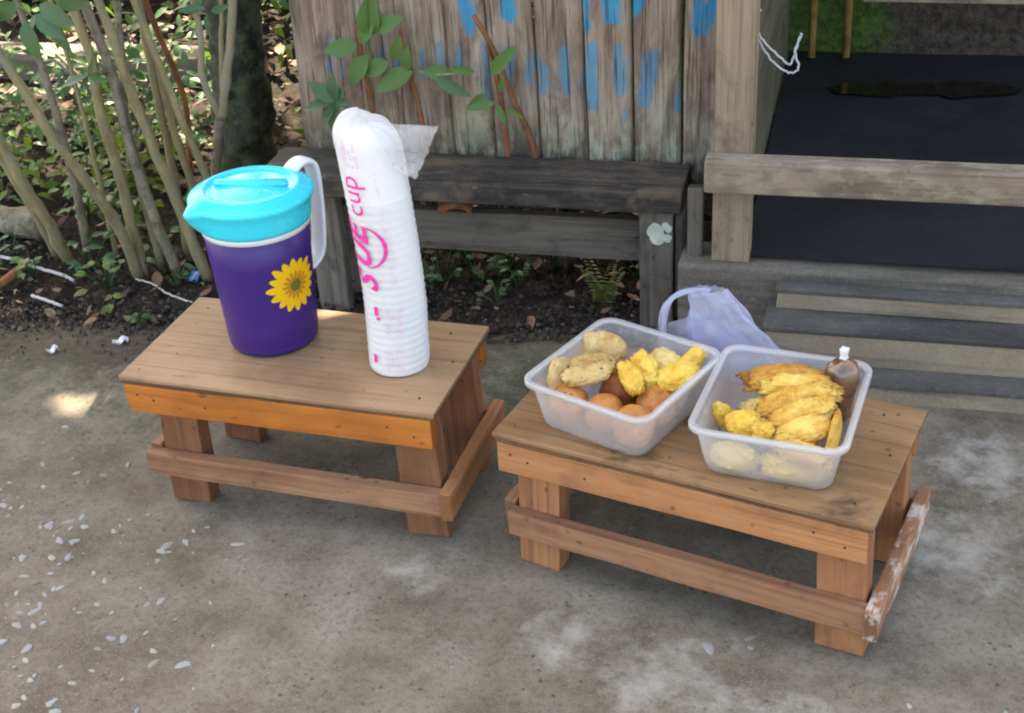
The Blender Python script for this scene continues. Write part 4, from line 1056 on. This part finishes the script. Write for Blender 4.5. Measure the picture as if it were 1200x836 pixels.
def sprig(parent, c, n, L, mat, seed, spread=1.0, kind=0, tw=None):
    r = random.Random(seed)
    for k in range(n):
        a = 2 * math.pi * (k + r.uniform(-0.25, 0.25)) / n
        d = Vector((math.cos(a) * spread, -0.35 + 0.3 * r.uniform(-1, 1), math.sin(a) * spread + 0.1))
        leafobj(mat, parent, Vector(c) + Vector((r.uniform(-1, 1), 0, r.uniform(-1, 1))) * L * 0.12, d, L * r.uniform(0.8, 1.15), None, r.uniform(-0.5, 0.5), Vector((0.1 * r.uniform(-1, 1), -0.9, 0.4)), kind)
# big leaves hanging in at the top left
for (x, y, z, d, L, rl) in ((-1.235, 1.70, 0.575, (0.15, -0.2, -1.0), 0.062, 0.2), (-1.215, 1.70, 0.585, (0.75, -0.2, -0.55), 0.055, -0.3), (-1.195, 1.71, 0.575, (0.25, -0.15, -1.0), 0.058, 0.4),
                            (-1.205, 1.70, 0.60, (0.9, -0.2, -0.5), 0.06, 0.1), (-1.275, 1.70, 0.59, (-0.35, -0.1, -1.0), 0.075, 0.9), (-1.25, 1.71, 0.60, (-0.6, -0.2, -0.4), 0.055, -0.5),
                            (-1.225, 1.72, 0.58, (-0.5, -0.2, -0.7), 0.050, 0.8), (-1.20, 1.73, 0.60, (0.5, 0.1, -0.2), 0.05, 0.3), (-1.26, 1.72, 0.61, (0.2, 0.1, -0.6), 0.05, 1.1)):
    leafobj('leaf', shrub, (x + 0.050, y, z - 0.012), d, L * 0.95, None, rl, Vector((0.1, -0.95, 0.3)))
stemobj('twig', shrub, [(-1.36, 1.82, 0.56), (-1.27, 1.74, 0.59), (-1.19, 1.72, 0.60)], 0.004, 0.0025, 'stem', 10, 40)
for (d, L, rl) in (((-1.0, -0.2, -0.25), 0.052, 0.7), ((0.9, -0.2, -0.15), 0.040, 0.4), ((-0.15, -0.3, -1.0), 0.048, 1.0), ((0.25, 0.2, 0.5), 0.030, 1.2), ((-0.6, -0.1, -0.8), 0.030, 0.3)):
    leafobj('leaf', shrub, (-1.168, 1.80, 0.447), d, L, None, rl, Vector((0, -0.95, 0.35)), 1)
stemobj('twig', shrub, [(-1.225, 1.94, 0.40), (-1.195, 1.86, 0.43), (-1.168, 1.80, 0.447)], 0.003, 0.002, 'stem', 8, 41)
for (x, z, d, L) in ((-1.24, 0.53, (0.3, -0.2, 0.9), 0.05), (-1.175, 0.56, (-0.4, -0.2, 0.8), 0.06), (-1.13, 0.57, (0.5, -0.2, 0.5), 0.04), (-1.21, 0.50, (0.6, -0.1, 0.5), 0.035), (-1.29, 0.46, (-0.5, -0.2, 0.6), 0.04)):
    leafobj('leaf_lime', shrub, (x, 1.97, z), d, L, None, 0.4, Vector((0, -0.9, 0.4)), 1)

pale = thing('forked_sapling', 'pale forked sapling with three upright shoots before the mossy trunk', 'sapling', (-1.17, 2.14, 0))
stemobj('stem', pale, [(-1.20, 2.15, -0.01), (-1.165, 2.13, 0.12), (-1.12, 2.11, 0.262)], 0.0095, 0.009, 'stem_grey', 14, 3)
for (p, a, b) in (([(-1.12, 2.11, 0.258), (-1.135, 2.10, 0.34), (-1.125, 2.10, 0.44), (-1.14, 2.09, 0.66)], 0.0065, 0.005), ([(-1.115, 2.115, 0.262), (-1.105, 2.12, 0.36), (-1.085, 2.12, 0.47), (-1.07, 2.12, 0.66)], 0.0045, 0.004), ([(-1.115, 2.11, 0.262), (-1.093, 2.10, 0.33), (-1.055, 2.10, 0.47), (-1.02, 2.10, 0.68)], 0.0085, 0.007)):
    stemobj('shoot', pale, p, a, b, 'stem_pale', 14, int(a * 9e4))
for (x, z, d, L) in ((-1.07, 0.485, (-1, -0.2, 0.0), 0.05), (-1.06, 0.48, (0.7, -0.2, 0.25), 0.04), (-1.07, 0.475, (0.0, -0.3, -1.0), 0.035), (-1.075, 0.49, (-0.2, -0.2, 0.7), 0.04)):
    leafobj('leaf', pale, (x, 2.03, z), d, L, None, 0.3, Vector((0, -0.95, 0.35)), 1)

o = tag(strand('cane', [(-1.24, 2.16, 0.0), (-1.215, 2.14, 0.16), (-1.185, 2.11, 0.30), (-1.185, 2.05, 0.47), (-1.19, 2.02, 0.62)], 0.0055, M['stem_red'], 20), 'thin reddish brown cane among the olive stems', 'cane')

# plants growing through between old bench and fence
clim = thing('fence_sapling', 'young red stemmed sapling with green leaves against the painted fence', 'sapling', (-0.72, 1.985, 0.25))
for (p, a) in (([(-0.785, 2.022, 0.10), (-0.79, 2.020, 0.30), (-0.795, 2.012, 0.40), (-0.80, 2.012, 0.47)], 0.0052), ([(-0.70, 2.022, 0.10), (-0.705, 2.020, 0.28), (-0.72, 2.014, 0.40), (-0.728, 2.014, 0.46)], 0.0045), ([(-0.565, 2.026, 0.10), (-0.566, 2.024, 0.28), (-0.575, 2.016, 0.40), (-0.585, 2.010, 0.44)], 0.0055), ([(-0.512, 2.026, 0.10), (-0.520, 2.024, 0.26), (-0.545, 2.016, 0.34), (-0.572, 2.008, 0.43), (-0.60, 2.0, 0.49)], 0.0055)):
    stemobj('stem', clim, p, a, a * 0.7, 'stem_red', 14, int(a * 1e4))
CL = [(-0.795, 0.440, (-1, -0.3, -0.05), 0.048), (-0.790, 0.445, (0.5, -0.2, 0.8), 0.045), (-0.78, 0.425, (-0.6, -0.3, -0.8), 0.050), (-0.745, 0.415, (-0.9, -0.2, -0.35), 0.045), (-0.735, 0.418, (0.3, -0.2, 0.8), 0.035), (-0.775, 0.455, (0.2, -0.2, 1.0), 0.06), (-0.76, 0.465, (0.8, -0.2, 0.5), 0.045),
      (-0.705, 0.400, (-1.0, -0.3, -0.35), 0.060), (-0.715, 0.402, (0.1, -0.3, 1.0), 0.035), (-0.64, 0.398, (-0.8, -0.2, 0.1), 0.04), (-0.68, 0.36, (0.85, -0.3, -0.45), 0.0)]
for i, (x, z, d, L) in enumerate(CL):
    if L: leafobj('leaf_fresh', clim, (x, 1.992, z), d, L * 1.2, None, rnd.uniform(-0.4, 0.4), Vector((0, -0.95, 0.35)), 0)
for (x, z, d, L, m_) in ((-0.665, 0.392, (0.9, -0.3, -0.35), 0.052, 'leaf'), (-0.60, 0.405, (-0.9, -0.2, 0.15), 0.034, 'leaf_fresh'), (-0.575, 0.40, (0.65, -0.2, 0.75), 0.055, 'leaf_fresh'), (-0.585, 0.37, (-0.7, -0.2, -0.6), 0.035, 'leaf_fresh'), (-0.57, 0.355, (-0.8, -0.3, -0.1), 0.040, 'leaf_fresh'),
                      (-0.565, 0.352, (0.3, -0.3, -0.8), 0.030, 'leaf_fresh'), (-0.56, 0.372, (0.2, -0.2, 0.9), 0.025, 'leaf_fresh'), (-0.55, 0.345, (0.7, -0.3, -0.3), 0.025, 'leaf_fresh')):
    leafobj(m_, clim, (x, 1.985, z), d, L * 1.25, None, rnd.uniform(-0.4, 0.4), Vector((0, -0.95, 0.35)), 1)
stemobj('twig', clim, [(-0.705, 2.0, 0.40), (-0.67, 1.99, 0.397), (-0.61, 1.985, 0.402)], 0.002, 0.0015, 'stem', 8, 50)
stemobj('twig', clim, [(-0.77, 2.0, 0.40), (-0.775, 1.99, 0.44), (-0.765, 1.985, 0.55)], 0.0025, 0.002, 'leaf_fresh', 8, 51)
spg = thing('leafy_sprig', 'broad leaved green sprig at the foot of the fence corner', 'plant', (-0.86, 1.96, 0.25))
stemobj('stem', spg, [(-0.88, 2.03, 0.10), (-0.87, 2.025, 0.25), (-0.838, 1.985, 0.352)], 0.003, 0.002, 'stem', 10, 60)
for (d, L, rl) in (((-0.7, -0.2, 0.7), 0.052, 0.3), ((0.0, -0.2, 1.0), 0.048, -0.3), ((-1.0, -0.3, -0.05), 0.055, 0.8), ((-0.6, -0.4, -0.8), 0.050, 0.5), ((0.6, -0.3, 0.05), 0.032, 0.3), ((-0.15, -0.4, -1.0), 0.048, -0.2), ((0.5, -0.3, 0.7), 0.035, 0.0)):
    leafobj('leaf', spg, (-0.838, 1.975, 0.352), d, L, None, rl, Vector((0, -0.95, 0.35)))

# small weeds on the soil
def weed(loc, n, L, mat, seed, label, tall=0.05, group='weeds on the soil bed', kind=1):
    r = random.Random(seed); t = thing('weed', label, 'weed', loc, 0, group); s_ = Soup(); st = Soup()
    for k in range(n):
        a = r.uniform(0, 6.28); h = tall * r.uniform(0.25, 1.0); q = tall * r.uniform(0.1, 0.6)
        p = Vector((math.cos(a) * q, math.sin(a) * q, h))
        st.add(tube([(0, 0, -0.012), p * 0.6, p], 0.0009, 5))
        for e in range(r.choice((1, 2, 3))):
            a2 = a + r.uniform(-1.3, 1.3); d = Vector((math.cos(a2), math.sin(a2), r.uniform(-0.2, 0.5)))
            s_.add(leafshape(L * r.uniform(0.6, 1.2), L * r.uniform(0.40, 0.62), 0.2, 0.3, 4), leafmx(p, d, Vector((0.2 * r.uniform(-1, 1), -0.3, 1))))
    s_.make('foliage', M[mat], t); st.make('stalk', M['leaf_weed'], t)
    return t
for i, (x, y, n, L, m_, tl) in enumerate(((-1.38, 2.0, 8, 0.026, 'leaf_weed', 0.06), (-1.25, 2.02, 10, 0.026, 'leaf_weed', 0.07), (-1.31, 1.93, 9, 0.022, 'leaf_fresh', 0.06), (-1.47, 1.95, 8, 0.022, 'leaf_fresh', 0.04), (-1.18, 1.95, 8, 0.020, 'leaf_weed', 0.04), (-1.40, 2.15, 12, 0.030, 'leaf_fresh', 0.10), (-1.5, 2.2, 12, 0.03, 'leaf_fresh', 0.09), (-1.26, 1.86, 3, 0.026, 'leaf_lime', 0.03), (-1.17, 1.80, 3, 0.018, 'leaf_weed', 0.02), (-1.55, 2.0, 7, 0.02, 'leaf_weed', 0.05))):
    weed((x, y, 0.0), n, L, m_, i, {3: 'small bright weed on soil next to the short brown stick', 7: 'tiny yellow green seedling on soil between string and stool', 8: 'tiny dark seedling at the concrete edge beside the stool', 5: 'taller fresh green weed behind the olive stems near the log'}.get(i, 'small green weed on the soil among the olive stems'), tl)
for i, (x, y, n, L, m_, tl) in enumerate(((-0.70, 2.02, 9, 0.020, 'leaf_weed', 0.07), (-0.64, 2.05, 10, 0.020, 'leaf_weed', 0.08), (-0.60, 2.10, 10, 0.020, 'leaf_weed', 0.10), (-0.56, 2.03, 8, 0.018, 'leaf_weed', 0.06), (-0.68, 2.12, 10, 0.022, 'leaf_weed', 0.09), (-0.76, 2.06, 10, 0.020, 'leaf_weed', 0.08), (-0.52, 2.12, 7, 0.018, 'leaf_weed', 0.07), (-0.74, 1.97, 6, 0.016, 'leaf_weed', 0.04), (-0.36, 2.10, 7, 0.016, 'leaf_weed', 0.06), (-0.585, 1.97, 6, 0.016, 'leaf_weed', 0.04))):
    weed((x, y, 0.0), n, L, m_, 40 + i, 'small dark green weed growing beneath the blackened bench', tl, 'weeds under the old bench')
# fern tuft under the bench
fern = thing('fern', 'bright green fern tuft beside the old bench leg', 'fern', (-0.405, 2.0, 0.0))
for k, a in enumerate((2.4, 1.2, 3.1, -0.6, 0.4, 4.2)):
    s_ = Soup(); L = 0.085 * (1, 0.8, 0.75, 0.5, 0.7, 0.5)[k]
    for i in range(12):
        t_ = i / 11; p = Vector((math.cos(a) * 0.35 * L * t_ * 1.5, math.sin(a) * 0.3 * L * t_, L * t_ * (1.25 - 0.35 * t_)))
        for sg in (-1, 1):
            d = Vector((sg * 0.9, -0.35, 0.35)); s_.add(leafshape(0.017 * (1 - 0.7 * t_) + 0.003, 0.006, 0.1, 0.2, 3), leafmx(p, d))
    s_.make('frond', M['leaf_lime'], fern)
# thin sticks in the soil under the bench
for (p, lab) in (([(-0.497, 2.125, -0.01), (-0.500, 2.10, 0.14), (-0.503, 2.09, 0.22)], 'thin grey stake in the dark soil under the old bench'), ([(-0.70, 2.15, -0.01), (-0.705, 2.13, 0.20)], 'thin grey stake under the old bench among weeds')):
    tag(link('stake', mesh('stake', *tube(p, 0.0045, 7), True), mat=M['stem_grey']), lab, 'stake')

# leaf litter on the bed (uncountable)
lit = Soup(); r = random.Random(21)
for k in range(2600):
    x = r.uniform(-2.8, -0.3); y = r.uniform(1.78, 3.6)
    if y < pave_edge(x) - 0.02 + r.uniform(-0.06, 0.06): continue
    if -0.96 < x and y < 2.0 and r.random() < 0.5: continue
    d = Vector((r.uniform(-1, 1), r.uniform(-1, 1), r.uniform(-0.25, 0.35)))
    L = r.choice((0.012, 0.018, 0.025, 0.035)) * r.uniform(0.8, 1.2) * (1.5 if y > 2.3 else 1.0)
    lit.add(leafshape(L, L * r.uniform(0.35, 0.6), r.uniform(-0.4, 0.6), r.uniform(-0.4, 0.6), 4), leafmx((x, y, 0.012 + r.uniform(-0.004, 0.012) + max(0, y - 2.5) * 0.05), d, Vector((r.uniform(-0.4, 0.4), r.uniform(-0.4, 0.4), 1))))
o = lit.make('leaf_litter', M['litter']); o['kind'] = 'stuff'; tag(o, 'brown fallen leaves scattered over the soil bed', 'leaf litter')
# soil crumbs at the slab edge
cr_ = Soup()
for k in range(6500):
    x = r.uniform(-1.75, -0.3); y = pave_edge(x) + (r.gauss(-0.01, 0.05) if k % 2 else r.uniform(-0.02, 0.35)); q = r.choice((0.001, 0.0015, 0.002, 0.003, 0.0045, 0.006)) * r.uniform(0.7, 1.3)
    if y < pave_edge(x) - 0.04: q *= 0.6
    if x > -0.9: y = max(y, pave_edge(x) - 0.03)
    vv = [Vector((r.uniform(0.6, 1.1) * a, r.uniform(0.6, 1.1) * b, c)) * q for (a, b, c) in ((1, 0, 0), (0, 1, 0), (-1, 0, 0), (0, -1, 0), (0, 0, 0.8), (0, 0, -0.6))]
    cr_.add(([p + Vector((x, y, 0.002)) for p in vv], [(0, 1, 4), (1, 2, 4), (2, 3, 4), (3, 0, 4), (1, 0, 5), (2, 1, 5), (3, 2, 5), (0, 3, 5)]))
o = cr_.make('soil_crumbs', M['crumb'], None, False); o['kind'] = 'stuff'; tag(o, 'dark soil crumbs along the slab edge', 'soil')

# strings, scraps, log, stick on the bed
tag(strand('white_string', [(-1.70, 1.985, 0.02), (-1.556, 1.977, 0.022), (-1.48, 1.962, 0.014), (-1.41, 1.948, 0.008), (-1.385, 1.943, 0.0)], 0.0032, M['string'], 30, 0.0006), 'frayed white string lying on soil beneath the olive stems', 'string')
tag(strand('white_string', [(-1.425, 1.868, 0.006), (-1.39, 1.855, 0.007), (-1.35, 1.843, 0.004)], 0.003, M['string'], 14, 0.0005), 'short loose piece of white string nearer the concrete', 'string')
tag(strand('white_string', [(-1.265, 1.958, 0.004), (-1.22, 1.938, 0.008), (-1.18, 1.912, 0.006), (-1.12, 1.888, 0.004)], 0.0018, M['string'], 24, 0.0008), 'thin dirty string running towards the pitcher stool', 'string')
def scrap(name, loc, sz, mat, label, seed):
    v = []; f = []; m = 6
    for j in range(m + 1):
        for i in range(m + 1):
            u, w = i / m - 0.5, j / m - 0.5
            v.append((u * sz[0], w * sz[1], 0.003 + 0.006 * noise.noise(Vector((u * 3, w * 3, seed))) + 0.004 * math.sin(u * 7)))
    for j in range(m):
        for i in range(m): a = j * (m + 1) + i; f.append((a, a + 1, a + m + 2, a + m + 1))
    v += [(p[0], p[1], p[2] - 0.0012) for p in v]; k_ = (m + 1) ** 2
    f += [tuple(q + k_ for q in reversed(w)) for w in f]
    return tag(link(name, mesh(name, v, f, True), None, loc, (0, 0, seed), M[mat]), label, 'litter scrap')
scrap('paper_scrap', (-1.183, 1.745, 0.001), (0.026, 0.014), 'paper', 'small crumpled white scrap beside the pitcher stool corner', 0.5)
scrap('paper_scrap', (-1.285, 1.700, 0.001), (0.020, 0.012), 'paper', 'tiny whitish scrap on the bare concrete edge', 0.8)
scrap('plastic_scrap', (-1.156, 1.975, 0.006), (0.036, 0.022), 'bluescrap', 'bright blue plastic scrap at the base of the stems', 1.3)
o = link('log', mesh('log', *tube(spline([(-2.0, 2.16, 0.025), (-1.75, 2.13, 0.03), (-1.62, 2.115, 0.03), (-1.535, 2.10, 0.028)], 20), 0.028, 14, 3, 0.3), True), mat=M['stem_grey'])
tag(o, 'grey weathered log lying behind the white string', 'log')
o = link('wooden_stick', mesh('wooden_stick', *tube([(-1.515, 1.83, 0.008), (-1.50, 1.90, 0.012), (-1.495, 1.975, 0.012)], 0.009, 8, 1, 0.2), True), mat=M['stem_red'])
tag(o, 'short reddish brown stick under the white string', 'stick')

# mossy tree trunk, plus unseen leaves added overhead to shade the yard
tree = thing('mossy_tree', 'dark mossy tree trunk behind the leggy olive shrub', 'tree', (-1.27, 2.42, 0))
def tl(p): return Vector(p) - Vector(tree.location)
pts = [(-1.25, 2.40, -0.05), (-1.235, 2.41, 0.10), (-1.22, 2.42, 0.30), (-1.21, 2.44, 0.60), (-1.25, 2.50, 1.2), (-1.35, 2.65, 1.9), (-1.5, 2.9, 2.5)]
sp = [tl(p) for p in spline(pts, 60)]
link('trunk', mesh('trunk', *tube(sp, [0.064 + 0.02 * max(0, 1 - i / 6) - 0.03 * i / 60 for i in range(61)], 28, 2, 0.35), True), tree, mat=M['bark'])
for (e, s_) in (((-2.9, 3.2, 2.9), 1), ((-0.4, 3.6, 2.8), 2), ((-1.2, 4.4, 2.9), 3), ((-0.6, 2.2, 2.75), 4), ((-2.2, 2.0, 2.7), 5), ((0.4, 2.8, 2.8), 6)):
    st = Vector(pts[4 + s_ % 2]); e = Vector(e); md = (st + e) / 2 + Vector((0, 0, 0.25))
    link('limb', mesh('limb', *tube([tl(p) for p in spline([st, md, e], 14)], [0.03 - 0.0015 * i for i in range(15)], 8, s_, 0.2), True), tree, mat=M['bark'])
SPOTS = [(-1.148, 1.556, 0.016), (-1.178, 1.564, 0.010), (-1.290, 1.598, 0.002), (-1.455, 1.803, 0.004), (-0.580, 1.398, 0.020), (-0.605, 1.402, 0.016)]  # gaps left in the added overhead leaves so sun spots land here
rs = random.Random(77)
for k in range(16): SPOTS.append((rs.uniform(-2.75, -1.45), 2.93 + rs.uniform(-0.03, 0.03), rs.uniform(0.005, 0.035)))
for k in range(50): SPOTS.append((rs.uniform(-2.7, -1.35), rs.uniform(2.45, 3.5), rs.uniform(0.02, 0.07)))
for k in range(8): SPOTS.append((rs.uniform(-1.2, -0.95), rs.uniform(2.5, 3.2), rs.uniform(0.02, 0.05)))
shade_crown = Soup(); rc = random.Random(9)
kx, ky = SUN.x / SUN.z, SUN.y / SUN.z
for k in range(24000):
    z = rc.uniform(2.35, 3.15)
    gx, gy = (rc.uniform(-3.4, 1.7), rc.uniform(0.1, 4.2)) if k < 13000 else (rc.uniform(-1.75, 1.3), rc.uniform(0.2, 2.35))   # where this leaf's shade lands
    L = rc.uniform(0.09, 0.15)
    if any((gx - a) ** 2 + (gy - b) ** 2 < (c + 0.042) ** 2 for a, b, c in SPOTS): continue
    p = Vector((gx + kx * z, gy + ky * z, z))
    d = Vector((rc.uniform(-1, 1), rc.uniform(-1, 1), rc.uniform(-0.5, 0.3)))
    shade_crown.add(leafshape(L, L * 0.55, 0.15, 0.2, 3), leafmx(tl(p) - d.normalized() * L * 0.5, d, Vector((rc.uniform(-0.3, 0.3), rc.uniform(-0.3, 0.3), 1))))
shade_crown.make('shade_crown', M['leaf_dark'], tree, False)

# low kerb and shrubs at the back left
kb = lbox('low_kerb', None, M['kerb'], -3.4, -1.45, 2.93, 3.03, -0.05, 0.085, jit=0.006, bev=0.01)
tag(kb, 'low pale concrete kerb behind the shrub stems', 'kerb')
def bush(loc, rx, ry, rz, n, L, mat, seed, label, cat='shrub', narrow=0.5):
    r = random.Random(seed); t = thing('background_shrub', label, cat, loc); s_ = Soup(); st = Soup()
    for k in range(7):
        a = r.uniform(0, 6.28); st.add(tube([(0, 0, -0.03), (math.cos(a) * rx * 0.3, math.sin(a) * ry * 0.3, rz * 0.5), (math.cos(a) * rx * 0.6, math.sin(a) * ry * 0.6, rz * 0.9)], 0.004, 6))
    cl = [(Vector((r.gauss(0, 0.45) * rx, r.gauss(0, 0.45) * ry, r.uniform(0.05, 1.0) * rz)), r.uniform(0.03, 0.07)) for _ in range(max(10, n // 14))]
    for k in range(n):
        c, q = cl[r.randrange(len(cl))]; p = c + Vector((r.gauss(0, q), r.gauss(0, q), r.gauss(0, q)))
        p.z = max(0.01, p.z); d = Vector((r.uniform(-1, 1), r.uniform(-1, 0.6), r.uniform(-0.5, 0.6)))
        l = L * r.uniform(0.6, 1.25); s_.add(leafshape(l, l * narrow, 0.2, 0.3, 4), leafmx(p, d, Vector((r.uniform(-0.5, 0.5), r.uniform(-0.8, 0.1), 1))))
    s_.make('foliage', M[mat], t); st.make('branches', M['stem_grey'], t)
bush((-1.02, 2.68, 0.02), 0.17, 0.2, 0.34, 620, 0.036, 'leaf_lime', 1, 'yellow green shrub in the gap between mossy trunk and fence', narrow=0.35)
bush((-1.02, 3.15, 0.05), 0.25, 0.2, 0.6, 520, 0.05, 'leaf_weed', 2, 'dark leafy shrub behind the yellow green one near the fence')
bush((-1.62, 2.62, 0.01), 0.22, 0.2, 0.22, 520, 0.036, 'leaf_weed', 3, 'low dark green shrub at the left of the mossy trunk')
bush((-1.50, 2.36, 0.0), 0.14, 0.12, 0.16, 260, 0.030, 'leaf_lime', 4, 'low yellow green shrub in front of the mossy trunk')
bush((-2.05, 2.55, 0.01), 0.25, 0.2, 0.22, 420, 0.034, 'leaf_fresh', 5, 'loose mid green shrub before the low kerb')
bush((-1.80, 2.28, 0.0), 0.16, 0.14, 0.14, 260, 0.028, 'leaf_fresh', 6, 'low fresh green shrub beside the weathered log')
bush((-1.75, 3.45, 0.06), 0.35, 0.2, 0.5, 480, 0.05, 'leaf_weed', 7, 'dark shrub behind the low kerb near the trunk')
bush((-2.45, 3.5, 0.06), 0.4, 0.25, 0.45, 480, 0.05, 'leaf_lime', 8, 'sunlit yellow green shrub behind the far end of the kerb')
bush((-0.75, 2.55, 0.0), 0.3, 0.16, 0.18, 300, 0.03, 'leaf_weed', 9, 'low dark shrub behind the fence foot')
wl = lbox('garden_wall', None, M['wallc'], -4.2, -0.62, 3.9, 4.05, -0.05, 0.75, jit=0.008, bev=0.012)
tag(wl, 'grey concrete garden wall at the back of the yard', 'wall')
